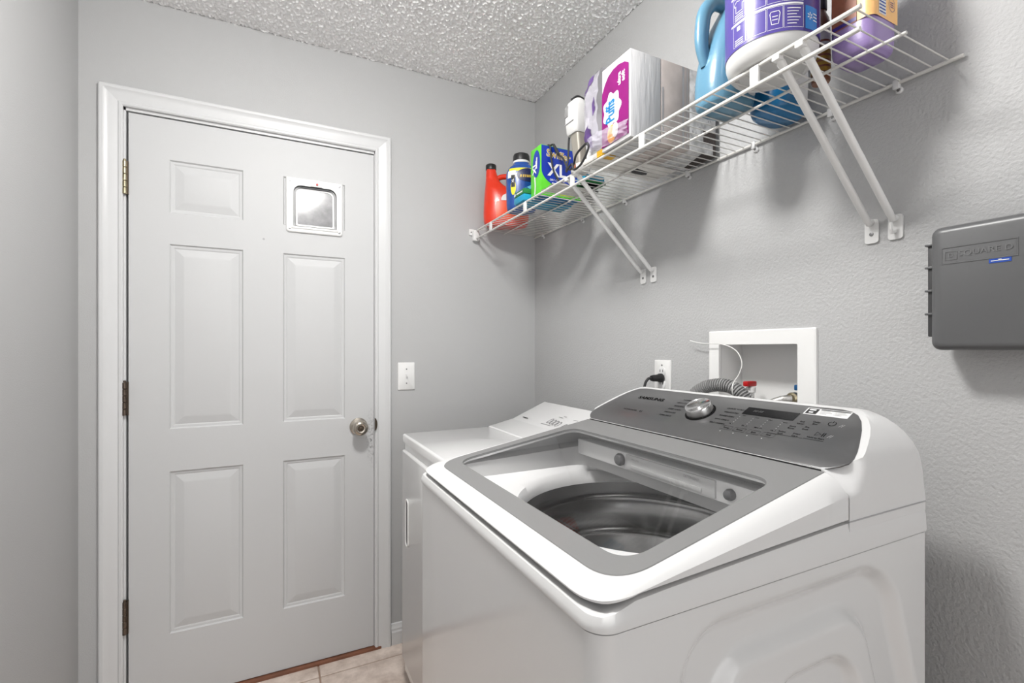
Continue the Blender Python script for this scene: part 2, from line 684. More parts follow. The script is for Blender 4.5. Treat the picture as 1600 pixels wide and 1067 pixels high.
s.add([(DX0, 0, DZ0), (DX1, 0, DZ0), (DX1, 0, DZ1), (DX0, 0, DZ1), (DX0, .014, DZ0), (DX1, .014, DZ0), (DX1, .014, DZ1), (DX0, .014, DZ1)],
      [(0, 1, 5, 4), (1, 2, 6, 5), (2, 3, 7, 6), (3, 0, 4, 7)])
s.build('slab', 'door_scuffed', door, smooth=0)
for x0, x1, z0, z1 in PAN:
    rr = []
    for ins, dep in ((0, 0), (.004, .0055), (.011, .0065), (.015, .0085), (.038, .003), (.046, .0015)):
        rr.append([(x0 + ins, dep, z0 + ins), (x1 - ins, dep, z0 + ins), (x1 - ins, dep, z1 - ins), (x0 + ins, dep, z1 - ins)])
    MB().rings(rr, False, True).build('panel', 'door_paint', door, smooth=12)
# hinges
for zt in (1.873, 1.128, .391):
    zb = zt - .112
    h = MB()
    n = 5
    for k in range(n):
        a, b = zb + (zt - zb) * k / n, zb + (zt - zb) * (k + 1) / n - .0012
        h.lathe([(.0052, a), (.0062, a + .001), (.0062, b - .001), (.0052, b)], (-1.5815, -.0085, 0), 14)
    h.lathe([(.0042, zt), (.0046, zt + .004), (.002, zt + .006)], (-1.5815, -.0085, 0), 12)
    hg = h.build('hinge', 'brass' if zt > 1.5 else 'bronze', door, label='metal butt hinge knuckle')
    MB().box(-1.582, -1.572, -.006, .001, zb, zt).build('leaf', 'dark_nickel', hg)
# knob with keyhole button
kx, kz = -.824, .924
kb = MB().lathe([(0.0347, 0), (0.0353, -.004), (0.0336, -.008), (0.0269, -.011), (0.0162, -.013), (0.0140, -.02), (0.0140, -.030), (0.0202, -.036), (0.0286, -.044), (0.0308, -.052), (0.0293, -.060), (0.0241, -.066), (0.0185, -.068), (0.0174, -.066), (0.0140, -.0645)], (kx, 0, kz), 36, 'y').build('door_knob', 'nickel', door, label='round satin nickel knob with privacy button')
MB().lathe([(.0125, -.0646), (.0118, -.066), (.0065, -.066), (.006, -.069), (.004, -.0702)], (kx, 0, kz), 20, 'y').build('turn_button', 'dark_nickel', kb)
MB().lathe([(.003, -.0078), (.003, -.0088)], (kx - .021, 0, kz + .003), 10, 'y').build('set_screw', 'black_plastic', kb)
# strike plate at the jamb
sp = [(-.762 + .0105 * math.cos(a), -.0185, .93 + .026 * math.sin(a)) for a in [-PI / 2 + PI * k / 12 for k in range(13)]]
MB().poly(sp, (0, .0035, 0)).build('strike_plate', 'dark_nickel', door)
# small plug hole
MB().lathe([(.0042, -.0006), (.0042, .0004)], (-1.167, 0, 1.653), 12, 'y').build('plug_hole', 'label_grey', door)
# pet flap in the upper right panel
PX0, PX1, PZ0, PZ1 = -1.091, -.886, 1.690, 1.900
pf = MB()
def arch(x0, x1, z0, z1, r0, r1, y, n=6):
    return [(a, y, b) for a, b, _ in rrect(x0, x1, z0, z1, [r1, r1, r0, r0], 0, n)]
W0, W1, V0, V1 = -1.066, -.909, 1.712, 1.872
pf.rings([arch(PX0, PX1, PZ0, PZ1, .012, .006, .004), arch(PX0, PX1, PZ0, PZ1, .012, .006, -.005), arch(PX0 + .003, PX1 - .003, PZ0 + .003, PZ1 - .003, .012, .006, -.008),
          arch(W0, W1, V0, V1, .004, .028, -.008), arch(W0, W1, V0, V1, .004, .028, .010)], False, False)
pfo = pf.build('pet_flap_frame', 'plate_white', door, label='white plastic pet flap frame screwed to the panel')
g = MB()
g.rings([arch(W0 + .0005, W1 - .0005, V0 - .002, V1 - .0005, .004, .028, -.0075), arch(W0 + .0005, W1 - .0005, V0 - .002, V1 - .0005, .004, .028, .009),
         arch(W0 + .0085, W1 - .0085, V0 + .008, V1 - .0085, .004, .022, .009), arch(W0 + .0085, W1 - .0085, V0 + .008, V1 - .0085, .004, .022, -.0062)], False, False)
g.build('seal', 'black_plastic', pfo, label='black rubber seal strip')
tilt = -math.radians(3.7)
Tm = Matrix.Translation((0, -.001, 1.79)) @ Matrix.Rotation(tilt, 4, 'X') @ Matrix.Translation((0, 0, -1.79))
g = MB()
fl = [arch(W0 + .009, W1 - .009, V0 + .002, V1 - .009, .004, .022, y) for y in (-.002, .001)]
g.rings([[Tm @ Vector(p) for p in r] for r in fl])
flo = g.build('flap', 'flap_smoke', pfo, label='smoky grey see-through flap')
g = MB()
g.rings([[Tm @ Vector(p) for p in arch(W0 + .009 + i, W1 - .009 - i, V0 + .002 + i, V1 - .009 - i, .004, .02, y)] for i, y in ((0, -.0024), (0, -.0045), (.006, -.0045), (.006, -.0024))], False, False)
g.build('flap_rim', 'label_white', pfo)
box('sill', 'plate_white', pfo, W0 - .006, W1 + .006, -.011, -.004, V0 - .008, V0 + .001, .002)
box('latch', 'plate_white', pfo, -1.005, -.962, -.011, -.004, 1.872, 1.893, .002)
MB().lathe([(.0042, -.011), (.0042, -.0135), (.003, -.0145)], (-.981, 0, 1.882), 14, 'y').build('lock_button', 'valve_red', pfo, label='small red lock button')
for sx, sz in ((PX0 + .013, PZ1 - .013), (PX1 - .013, PZ1 - .013), (PX0 + .013, PZ0 + .013), (PX1 - .013, PZ0 + .013)):
    MB().lathe([(.0045, -.008), (.0042, -.0094), (.002, -.0098)], (sx, 0, sz), 12, 'y').build('screw', 'screw', pfo)

# ------------------------------------------------------------------ ceiling lamp
lp = thing('ceiling_lamp', 'round flush ceiling lamp with frosted glass dome above the washer', 'lamp', LAMP_POS)
MB().lathe([(.150, -.002), (.152, -.018), (.140, -.024), (.05, -.024)], LAMP_POS, 40).build('lamp_base', 'lamp_metal', lp)
MB().lathe([(.138, -.024), (.134, -.045), (.118, -.068), (.09, -.086), (.05, -.097), (.012, -.100)], LAMP_POS, 40, cap0=False).build('glass_dome', 'lamp_glow', lp)

# ------------------------------------------------------------------ washing machine
WX0, WX1, WY0, WY1 = -.82, -.13, -1.605, -.905     # front, back, near side, far side
WC = (WY0 + WY1) / 2
SEAM = .928
washer = thing('washing_machine', 'white top loading washer with grey framed glass lid and dark control panel', 'washing machine', (-.475, WC, 0))


def trapz(x, z, xl, xr, top, slope_r, r):
    a = max(xl - x, (x - (xr + (top - z) * slope_r)) * .94)
    b = z - top
    qa, qb = a + r, b + r
    return math.hypot(max(qa, 0), max(qb, 0)) + min(max(qa, qb), 0) - r


def sstep(d, w_):
    t = max(0, min(1, .5 - d / w_))
    return t * t * (3 - 2 * t)


def emboss(x, z):
    e = 0
    e += .0180 * sstep(trapz(x, z, -.688, -.245, .893, .34, .07), .030)
    e -= .0160 * sstep(trapz(x, z, -.625, -.310, .838, .34, .06), .026)
    e += .0160 * sstep(trapz(x, z, -.520, -.345, .778, .34, .05), .024)
    return e * (1 - sstep(z - .16, .1))


plan = []     # outline of the cabinet, counter clockwise from the back near corner
R = .028
near = [(lerp(WX1, WX0 + R, i / 150), WY0) for i in range(151)]
plan += near
plan += [(WX0 + R + R * math.cos(a), WY0 + R + R * math.sin(a)) for a in [1.5 * PI - PI / 2 * k / 10 for k in range(1, 11)]]
plan += [(WX0, lerp(WY0 + R, WY1 - R, i / 6)) for i in range(1, 7)]
plan += [(WX0 + R + R * math.cos(a), WY1 - R + R * math.sin(a)) for a in [PI - PI / 2 * k / 10 for k in range(1, 11)]]
plan += [(WX1, WY1)]
zs = [.03, .05] + [.06 + (SEAM - .002 - .06) * i / 200 for i in range(201)]
rr = [[(x, y + (emboss(x, z) if y == WY0 and WX0 + R < x < WX1 else 0), z) for x, y in plan] for z in zs]
MB().rings(rr, True, False).build('cabinet', 'enamel', washer, smooth=40)
for fx in (WX0 + .06, WX1 - .06):
    for fy in (WY0 + .06, WY1 - .06):
        MB().lathe([(.022, 0), (.024, .006), (.016, .012), (.010, .03)], (fx, fy, 0), 16).build('foot', 'black_plastic', washer)

# plastic top frame: rises from the seam, dips under the lid and is open in the middle
def ftop(x):
    return interp([(-.83, .0), (-.80, .0), (-.775, .010), (-.70, .0145), (-.36, .031), (-.13, .031)], x)
def froff(off, z, k, r=R):
    return rrect(WX0 - off, WX1 + .002, WY0 - off, WY1 + off, [.004, r + off, r + off, .004], lambda x, y: z + k * ftop(x), 12)
OPX0, OPX1, OPH, OPR = -.752, -.372, .305, .05
def opening(z, ins=0, k=0.0):
    return rrect(OPX0 + ins, OPX1 - ins, WC - OPH + ins, WC + OPH - ins, OPR, lambda x, y: z + k * ftop(x), 12)
def densify(r, n=10):
    out = []
    for i, p in enumerate(r):
        q = r[(i + 1) % len(r)]
        m = n if (Vector(p) - Vector(q)).length > .1 else 1
        out += [Vector(p).lerp(Vector(q), t / m) for t in range(m)]
    return out
def dens(off, z, k, r=R):
    ring = densify(froff(off, 0, 0, r), 24)
    return [(p.x, p.y, z + k * ftop(p.x)) for p in ring]
def dopen(z, ins=0, k=0.0):
    ring = densify(opening(0, ins), 24)
    return [(p.x, p.y, z + k * ftop(p.x)) for p in ring]
MB().rings([dens(-.004, SEAM, 0), dens(.0025, SEAM + .0005, 0), dens(.0032, SEAM + .004, 0), dens(.002, SEAM + .010, .6), dens(-.0015, SEAM + .0170, 1), dens(-.008, SEAM + .0185, 1),
            dens(-.024, SEAM + .0135, 1), dopen(.951, 0, .95), dopen(.944, .003, .7), dopen(.93, .006, 0)], False, False).build('top_frame', 'washer_plastic', washer, smooth=50)
MB().rings([dens(-.0015, SEAM - .004, 0), dens(-.0015, SEAM + .001, 0)], False, False).build('seam', 'label_grey', washer)

# inner white tub cover with round mouth
TCX, TCY, TR = -.428, -1.238, .268
def circ(r, z, ring):
    out = []
    for p in ring:
        a = math.atan2(p[1] - TCY, p[0] - TCX)
        out.append((TCX + r * math.cos(a), TCY + r * math.sin(a), z))
    return out
r0 = dopen(.9305, .006)
def mixr(a, b, t, z):
    return [(lerp(p[0], q[0], t), lerp(p[1], q[1], t), z) for p, q in zip(a, b)]
def inside(p):
    return (min(max(p[0], OPX0), .2), min(max(p[1], WC - OPH), WC + OPH), p[2])
cr = [(min(max(p[0], OPX0 + .035), -.16), p[1], p[2]) for p in circ(TR, .915, r0)]
MB().rings([r0, mixr(r0, cr, .35, .926), mixr(r0, cr, .8, .919), cr, mixr(cr, circ(TR * .97, .9, r0), 1, .9), circ(TR * .965, .885, r0)], False, False).build('tub_cover', 'tub_white', washer, smooth=50)
# drum
prof = [(.268, .905), (.262, .902), (0.2598, .862), (0.2577, .848), (0.2629, .842), (0.2613, .834), (0.2567, .829), (0.2556, .770), (0.2546, .756), (0.2603, .750), (0.2587, .742), (0.2531, .737), (0.2505, .66), (0.2443, .652), (0.2463, .640), (0.2443, .42), (0.2329, .405), (0.2070, .40), (0.0517, .40)]
MB().lathe(prof, (TCX, TCY, 0), 72, cap0=False, cap1=False).build('drum', 'drum_steel', washer, smooth=50)
pv = [(.198, .405), (.19, .415), (.15, .42), (.09, .428), (.05, .44), (.03, .448), (.002, .45)]
rings = []
for r, h in pv:
    rings.append([(TCX + r * math.cos(a), TCY + r * math.sin(a), h + .012 * (r / .2) * max(0, math.cos(4 * a)) ** 2) for a in [2 * PI * k / 64 for k in range(64)]])
MB().rings(rings, False, True).build('pulsator', 'pulsator', washer, smooth=50)
# rear dispenser bar under the lid
d = MB().box(-.402, -.365, WC - .30, WC + .30, .960, 1.000, .004)
dis = d.build('dispenser', 'tub_white', washer, label='white detergent dispenser bar behind the drum')
box('drawer_front', 'washer_plastic', dis, -.4065, -.401, -1.405, -1.155, .964, .998, .0025)
box('drawer_recess', 'panel_light', dis, -.4085, -.406, -1.375, -1.175, .968, .977, .001)
lt = MB()
fn = plane_fn((-.4068, -1.28, .989), (0, -1, 0), (0, 0, 1))
lettering(lt, 'DETERGENT', .007, plane_fn((-.4068, -1.35, .990), (0, -1, 0), (0, 0, 1)), .01)
lettering(lt, 'MAX LEVEL', .005, plane_fn((-.4068, -1.19, .990), (0, -1, 0), (0, 0, 1)), .01)
lt.build('lettering', 'label_grey', dis, kind='stuff')
for yy, rr_ in ((-1.135, .014), (-1.437, .010)):
    MB().lathe([(rr_, 0), (rr_ * 1.05, -.006), (rr_ * .8, -.012), (rr_ * .3, -.014)], (-.402, yy, .981), 20, 'x').build('water_nozzle', 'grey_cap', dis, label='round grey water nozzle')

# lid
LS = (1.047 - .965) / .44
def lz(x):
    return .965 + (x + .79) * LS
LX0, LX1 = -.817, -.356
zb = lambda x: interp([(-.82, .9535), (-.80, .9545), (-.76, .963), (-.356, .9815)], x)
zmid = lambda x: interp([(-.82, .9565), (-.79, .961), (-.7, .974), (-.356, 1.0185)], x)
BX0, BX1 = -.780, -.3565
LH = (WY1 - WY0) / 2 + .001


def quadring(x0, x1, hf, hb, rf, rb, zf, n=12, m=24):
    """trapezoid (half width hf at the front, hb at the rear) with rounded corners, seen from above"""
    C = [(x1, WC + hb, rb), (x0, WC + hf, rf), (x0, WC - hf, rf), (x1, WC - hb, rb)]
    out = []
    for i in range(4):
        p0, p1, p2 = C[i - 1], C[i], C[(i + 1) % 4]
        a = Vector((p0[0] - p1[0], p0[1] - p1[1])).normalized()
        b = Vector((p2[0] - p1[0], p2[1] - p1[1])).normalized()
        r = p1[2]
        A, B, P = Vector(p1[:2]) + a * r, Vector(p1[:2]) + b * r, Vector(p1[:2])
        for k in range(n + 1):
            t = k / n
            out.append(A * (1 - t) ** 2 + P * 2 * t * (1 - t) + B * t * t)
    dense = []
    for i, p in enumerate(out):
        q = out[(i + 1) % len(out)]
        mm = m if i % (n + 1) == n else 1
        dense += [p.lerp(q, t / mm) for t in range(mm)]
    return [(p.x, p.y, zf(p.x)) for p in dense]


def lr(ins, sf, sb, zf, r=.056):
    return quadring(LX0 + ins, LX1, LH - sf, LH - sb, r, .0008, zf)
def zmix(k):
    return lambda x: lerp(zmid(x), lz(x), k)
GX0, GX1, GF, GB = -.741, -.428, .302, .282
def pane(z, e=0.0):
    return quadring(GX0 - e, GX1 + e, GF + e, GB + e, .045, .035, lambda x: lz(x) + z)
bandout = quadring(BX0, BX1, .331, .316, .060, .0006, lz)
lid = MB().rings([
    quadring(-.80, -.37, .30, .30, .03, .01, lambda x: zb(x) + .004),
    lr(.004, .004, .004, zb), lr(0, 0, 0, lambda x: zb(x) + .0015), lr(0, 0, 0, zmid),
    lr(.004, .002, .014, zmix(.62)), lr(.010, .005, .026, zmix(.9)), lr(.016, .010, .033, lz), bandout], False, False)
lido = lid.build('lid', 'washer_plastic', washer, smooth=40)
gb = MB().rings([bandout, quadring(BX0 + .001, BX1 - .0005, .330, .315, .059, .0006, lambda x: lz(x) + .0012), pane(.0012), pane(-.004)], False, False)
gb.build('glass_border', 'lid_band', lido, label='grey printed border of the glass')
ring = pane(.0006, .0005)
MB().add(ring, [tuple(range(len(ring)))]).build('glass_pane', 'lid_glass', lido, smooth=0)
MB().rings([pane(-.002), pane(-.010, .004), pane(-.012, .012)], False, False).build('inner_rim', 'tub_white', lido, smooth=50)

# console behind the lid
def wz(z):
    return interp([(.97, .351), (1.05, .3515), (1.075, .346), (1.095, .334), (1.110, .321), (1.122, .305), (1.130, .288), (1.136, .262)], z)
def wl(z):
    return interp([(.97, .351), (1.018, .351), (1.047, .3145), (1.06, .30)], z)
def wxz(x, z):
    t = max(0.0, min(1.0, (x + .3535) / .045))
    t = t * t * (3 - 2 * t)
    return lerp(wl(z), wz(z), t)
PS = (1.130 - 1.050) / .150
def pz(x):
    return 1.050 + (x + .350) * PS
def zt(x):
    return interp([(-.353, 1.0485), (-.20, 1.130), (-.190, 1.1325), (-.178, 1.130), (-.166, 1.118), (-.156, 1.098), (-.146, 1.065), (-.136, 1.01), (-.130, .985)], x)
rings = []
for x in [-.3535, -.349, -.345, -.340, -.335, -.328, -.32, -.31, -.30, -.28, -.26, -.24, -.22, -.206, -.200, -.195, -.19, -.184, -.178, -.172, -.166, -.161, -.156, -.151, -.146, -.141, -.136, -.130]:
    top = zt(x)
    sidez = [.964 + (top - .964) * k / 14 for k in range(15)]
    R_ = [(x, WC - wxz(x, z), z) for z in sidez]
    Lh = wxz(x, top)
    R_ += [(x, WC - Lh + 2 * Lh * k / 12, top) for k in range(1, 12)]
    R_ += [(x, WC + wxz(x, z), z) for z in reversed(sidez)]
    rings.append(R_)
MB().tube([(-.3560, WY0 - .0014, .9790), (-.25, WY0 - .0014, .9795), (-.131, WY0 - .0014, .9795)], .0012, 6).build('console_seam', 'label_grey', washer)
con = MB().rings(rings, True, True).build('console', 'washer_plastic', washer, smooth=42, label='white plastic console housing')
# dark face of the console
half = [(-.3515, .308), (-.3475, .318), (-.340, .329), (-.330, .337), (-.318, .3385), (-.30, .334), (-.28, .3265), (-.25, .314), (-.228, .302), (-.214, .290), (-.206, .276), (-.2025, .258)]
def pn(x, y, h=0.0):
    return Vector((x - PS * h * .86, y, pz(x) + h * .86))
outl = [(x, WC - y) for x, y in half] + [(x, WC + y) for x, y in reversed(half)]
pm = MB()
outl_in = [(-.277 + (x + .277) * .985, WC + (y - WC) * .994) for x, y in outl]
pm.rings([[pn(x, y, -.001) for x, y in outl], [pn(x, y, .0012) for x, y in outl], [pn(x, y, .002) for x, y in outl_in]], False, True)
MB().tube([(-.3545, WC - .309, lz(-.3565) + .0012), (-.3545, WC + .309, lz(-.3565) + .0012)], .0022, 8).build('panel_gap', 'display_black', washer)
face = pm.build('control_panel', 'panel_grey', washer, smooth=30, label='dark grey brushed control panel')
PU = Vector((1, 0, PS)).normalized()
def pf_(x, y, lift=.0026):
    """text plane on the control panel: a runs to the near side, b up the slope"""
    o = pn(x, y, lift)
    return lambda a, b: o + Vector((0, -a, 0)) + PU * b
lettering(MB(), 'SAMSUNG', .0155, pf_(-.243, -1.063), .035, sx=1.3).build('brand_lettering', 'panel_text', face)
t = MB()
lettering(t, 'ACTIVEWATER', .0062, pf_(-.295, -1.042), .012, sx=1.2)
lettering(t, '4.5', .009, pf_(-.295, -1.082), .01)
for k, wd in enumerate(('NORMAL', 'HEAVY DUTY', 'BEDDING', 'DEEP WASH', 'DELICATES', 'PERM PRESS')):
    lettering(t, wd, .0062, pf_(-.232 - .0125 * k, -1.174 + .0025 * (k - 2) - .004 * abs(k - 2.5) * 0), .012, sx=1.15)
for k, wd in enumerate(('QUICK WASH', 'DELICATES', 'RINSE+SPIN', 'SPIN ONLY', 'SELF CLEAN')):
    lettering(t, wd, .0062, pf_(-.241 - .0125 * k, -1.320 + .002 * k), .012, sx=1.15)
for k, wd in enumerate(('Temp', 'Rinse', 'Spin', 'Soil')):
    fn = pf_(-.300, -1.343 - .031 * k)
    lettering(t, wd, .0065, fn, .01)
    ribbon(t, fn, rrect2 := [(-.0125, -.006), (.0125, -.006), (.0125, .006), (-.0125, .006)], .0006, True)
    lettering(t, ('Hot', 'Extra', 'Medium', 'Light')[k], .0052, pf_(-.286, -1.343 - .031 * k), .01)
    lettering(t, ('Hot', 'Cold', 'High', 'Heavy')[k], .0046, pf_(-.257 - .001 * k, -1.352 - .030 * k), .01)
for j, row in enumerate((('Child', 'Lock'), ('Delay', 'End'))):
    pass
for (x, y, a, b) in ((-.251, -1.470, 'Soil', 'Level'), (-.247, -1.494, 'Delay', 'End'), (-.267, -1.462, 'Extra', 'Rinse'), (-.264, -1.487, 'Pre', 'Soak'), (-.285, -1.453, 'Active', 'Soak'), (-.285, -1.481, 'Smart', 'Care')):
    lettering(t, a, .0058, pf_(x, y), .01)
    lettering(t, b, .0058, pf_(x - .006, y), .01)
ribbon(t, pf_(-.294, -1.47), [(-.04, 0), (.026, 0)], .0006)
fn = pf_(-.246, -1.520)
ribbon(t, fn, [(.0062 * math.cos(a), .0062 * math.sin(a)) for a in [PI / 2 + .5 + (2 * PI - 1.0) * k / 20 for k in range(21)]], .0011)
ribbon(t, fn, [(0, .002), (0, .008)], .0011)
fn = pf_(-.277, -1.518)
ribbon(t, fn, [(-.008, -.0055), (-.008, .0055), (.001, 0)], .0011, True)
ribbon(t, fn, [(.004, -.0055), (.004, .0055)], .0013)
ribbon(t, fn, [(.0075, -.0055), (.0075, .0055)], .0013)
lettering(t, 'Hold to Start', .0055, pf_(-.288, -1.516), .01)
ribbon(t, pf_(-.293, -1.516), [(-.018, 0), (.016, 0)], .0007)
t.build('panel_lettering', 'panel_text', face, kind='stuff')
t = MB()
for k in range(4):
    for q in range(5):
        disc(t, pf_(-.262 - .006 * q, -1.345 - .031 * k - .0 * q), 0, 0, .0009, .0009, 8, rings=1)
    disc(t, pf_(-.312, -1.338 - .031 * k), 0, 0, .0013, .0013, 8, rings=1)
for x, y in ((-.249, -1.537), (-.279, -1.535)):
    ribbon(t, pf_(x, y), [(-.003, -.004), (.001, .004)], .0007)
    ribbon(t, pf_(x, y), [(.001, -.004), (.004, .004)], .0007)
t.build('indicator_mark', 'panel_light', face, kind='stuff')
dd = MB()
q = [pn(-.229, -1.342, .0022), pn(-.229, -1.452, .0022), pn(-.252, -1.452, .0022), pn(-.252, -1.342, .0022)]
dd.poly(q, PU.cross(Vector((0, -1, 0))) * -.0006)
dsp = dd.build('display', 'display_black', face, smooth=0, label='black display window')
t = MB()
lettering(t, '88:88', .010, pf_(-.240, -1.372, .0034), 0, shear=.15)
t.build('digits', 'panel_grey', dsp)
st = MB()
q = [pn(-.2095, -1.456, .0022), pn(-.2095, -1.535, .0022), pn(-.2285, -1.535, .0022), pn(-.2285, -1.456, .0022)]
st.poly(q, PU.cross(Vector((0, -1, 0))) * -.0004)
sto = st.build('sticker', 'label_white', face, smooth=0, label='white sticker with black block')
t = MB()
fn = pf_(-.2190, -1.4685, .0032)
patch(t, fn, -.0095, .0105, -.0085, .0085, 1, 1)
fn2 = pf_(-.2190, -1.507, .0032)
ribbon(t, fn2, [(-.025, .0075), (.026, .0075)], .0024)
for b, l in ((.003, .018), (-.001, .022), (-.005, .014)):
    ribbon(t, fn2, [(-.024, b), (-.024 + l, b)], .0006)
    ribbon(t, fn2, [(.002, b), (.002 + l, b)], .0006)
t.build('print', 'ink_black', sto)
t = MB()
ribbon(t, pf_(-.2155, -1.4685, .0036), [(-.006, 0), (.006, 0)], .004)
ribbon(t, pf_(-.2225, -1.4685, .0036), [(-.004, 0), (.004, 0)], .004)
t.build('print_block', 'ink_white', sto)
# dial
kc = pn(-.265, -1.245, .002)
KN = Vector((-PS, 0, 1)).normalized()
def dial(mb, prof, n=48):
    e1, e2 = Vector((0, -1, 0)), PU
    mb.rings([[kc + KN * h + (e1 * math.cos(2 * PI * k / n) + e2 * math.sin(2 * PI * k / n)) * r for k in range(n)] for r, h in prof], False, True)
    return mb
dial(MB(), [(.0345, .0002), (.0345, .001), (.0325, .0012)]).build('dial_ring', 'panel_text', face)
dl = dial(MB(), [(.030, .001), (.0305, .003), (.0292, .0175), (.0282, .019), (.0268, .0183)]).build('dial', 'steel_knob', face, smooth=30, label='round brushed steel dial')
dial(MB(), [(.0295, .0160), (.0291, .0187), (.0280, .0197), (.0273, .0188)]).build('dial_rim', 'chrome', dl, smooth=60)

# ------------------------------------------------------------------ dryer
DYX0, DYY0, DYY1 = -.700, -.8985, -.246
dryer = thing('clothes_dryer', 'plain white clothes dryer with low sloping console behind the washer', 'dryer', (-.39, (DYY0 + DYY1) / 2, 0))
MB().rings([rrect(DYX0 + .004 + i, -.075 - i, DYY0 + i, DYY1 - i, .012, z, 5) for i, z in ((0, .05), (0, .895))]).build('cabinet', 'dryer_enamel', dryer)
box('toe_kick', 'grey_box_dark', dryer, DYX0 + .03, -.09, DYY0 + .02, DYY1 - .01, 0.0, .05)
tp = [rrect(DYX0 - .004 + i, -.072 - i, DYY0 - .001 + i, DYY1 + .002 - i, max(.014 - i, .006), z, 6) for i, z in ((.003, .895), (0, .897), (0, .918), (.002, .9225), (.007, .9245))]
MB().rings(tp).build('top_panel', 'dryer_enamel', dryer, smooth=50)
# rear deck and console
prof = [(-.352, .924), (-.349, .929), (-.25, .950), (-.246, .951), (-.102, 1.010), (-.094, 1.013), (-.086, 1.011), (-.078, .99), (-.076, .924)]
sec = []
for y, s_ in ((DYY1 + .001, .004), (DYY1 - .002, .001), (DYY1 - .006, 0), (DYY0 + .006, 0), (DYY0 + .002, .001), (DYY0, .004)):
    sec.append([(x, y, max(.9242, z - s_)) for x, z in prof])
dc = MB().rings(sec).build('console', 'dryer_enamel', dryer, smooth=30)
CS = (1.010 - .951) / .144
CU = Vector((1, 0, CS)).normalized()
CN = Vector((-CS, 0, 1)).normalized()
def df(x, y, lift=.0008):
    o = Vector((x, y, .951 + (x + .246) * CS)) + CN * lift
    return lambda a, b: o + Vector((0, -a, 0)) + CU * b
t = MB()
ribbon(t, df(-.222, -.318), [(-.022, .0), (-.016, .002), (-.01, 0), (-.004, .0015), (.004, 0), (.012, .0015), (.02, 0)], .0055)
t.build('badge', 'ink_black', dc, label='small dark badge')
t = MB()
for k in range(4):
    fn = df(-.203 - .002 * k, -.482 - .022 * k)
    ribbon(t, fn, [(.0085 * math.cos(a), .016 * math.sin(a)) for a in [2 * PI * q / 20 for q in range(20)]], .0035, True)
for k in range(2):
    fn = df(-.215, -.592 - .024 * k)
    ribbon(t, fn, [(.0085 * math.cos(a), .016 * math.sin(a)) for a in [2 * PI * q / 20 for q in range(20)]], .0045, True)
for a, b, l in ((-.170, -.505, .03), (-.160, -.52, .02), (-.168, -.60, .03), (-.150, -.655, .03), (-.228, -.49, .07)):
    ribbon(t, df(a, b), [(-l / 2, 0), (l / 2, 0)], .0025)
t.build('dial_marks', 'grey_cup', dc, label='printed cycle marks', kind='stuff')
# door with recessed handle on the front
fr = MB()
fr.rings([[(x, y, z) for y, z, _ in rrect(DYY0 + .012 + i, DYY1 - .010 - i, .10 + i, .868 - i, .010, 0, 5)] for i, x in ((0, DYX0 + .006), (0, DYX0 - .004), (.003, DYX0 - .007))], False, True)
dd = fr.build('door', 'dryer_enamel', dryer, smooth=50)
hz0, hz1, hy = .535, .705, -.335
def slot(i, x):
    return [(x, y, z) for y, z, _ in rrect(hy - .020 + i, hy + .020 - i, hz0 + i, hz1 - i, .016, 0, 6)]
MB().rings([slot(0, DYX0 - .006), slot(.001, DYX0 - .0105), slot(.004, DYX0 - .011), slot(.006, DYX0 - .008)], False, False).build('handle_rim', 'plate_white', dd, smooth=50)
MB().rings([slot(.006, DYX0 - .0082), slot(.007, DYX0 - .0078)], True, True).build('handle_cup', 'grey_cup', dd, label='grey recessed finger pull')

# ------------------------------------------------------------------ wire shelf on the right wall
SZ = 1.778            # top of the deck
SY0, SY1, SFX = -1.600, -.006, -.312
shelf = thing('wire_shelf', 'white ventilated wire shelf with lip and angled support braces', 'shelf', (0, -.8, SZ))
WR, RR = .0014, .0040
MB().tube([(-.0075, -1.612, SZ - .004), (-.0075, SY1, SZ - .004)], .0036, 10).build('back_rail', 'wire_white', shelf)
MB().tube([(-.178, SY0, SZ - 2 * WR - .003), (-.178, SY1 - .02, SZ - 2 * WR - .003)], .0030, 10).build('middle_rail', 'wire_white', shelf)
MB().tube([(SFX, SY0, SZ - .004), (SFX, SY1 - .006, SZ - .004)], RR, 10).build('front_rail', 'wire_white', shelf)
MB().tube([(SFX - .002, SY0, SZ - .040), (SFX - .002, SY1 - .006, SZ - .040)], RR, 10).build('lip_rail', 'wire_white', shelf)
dw = MB().tube([(-.006, 0, -WR), (SFX, 0, -WR)], WR, 6).build('deck_wire', 'wire_white', shelf, local=True)
n = 62
for k in range(n):
    y = -1.590 + .0254 * k
    if y > -.012:
        break
    if k == 0:
        dw.location = (0, y + .8, 0)
    else:
        copy_part(dw, shelf, (0, y + .8, 0))
for y in (-.18, -.489, -.798, -1.107, -1.418):
    box('lip_tab', 'bracket_white', shelf, SFX - .0055, SFX + .0015, y - .009, y + .009, SZ - .042, SZ - .003, .0012)
# bracket fixing the front corner to the back wall
br = MB().box(SFX - .016, SFX + .012, -.024, 0, SZ - .050, SZ - .002, .003).box(SFX - .030, SFX - .004, -.006, 0, SZ - .024, SZ + .004, .002)
bro = br.build('end_bracket', 'bracket_white', shelf)
MB().lathe([(.0035, -.0062), (.003, -.0078)], (SFX - .021, 0, SZ - .010), 10, 'y').build('screw', 'screw', bro)
for y in (-.087, -.408, -.67, -.963, -1.187, -1.38, -1.507):
    cl = MB()
    cl.box(-.013, 0, y - .0055, y + .0055, SZ - .016, SZ + .003, .002)
    cl.lathe([(.0065, 0), (.007, -.004), (.005, -.007)], (0, y - .003, SZ - .018), 14, 'x')
    clo = cl.build('wall_clip', 'clip_clear', shelf)
    MB().lathe([(.0035, -.0072), (.003, -.0082)], (0, y - .003, SZ - .018), 10, 'x').build('screw', 'screw', clo)
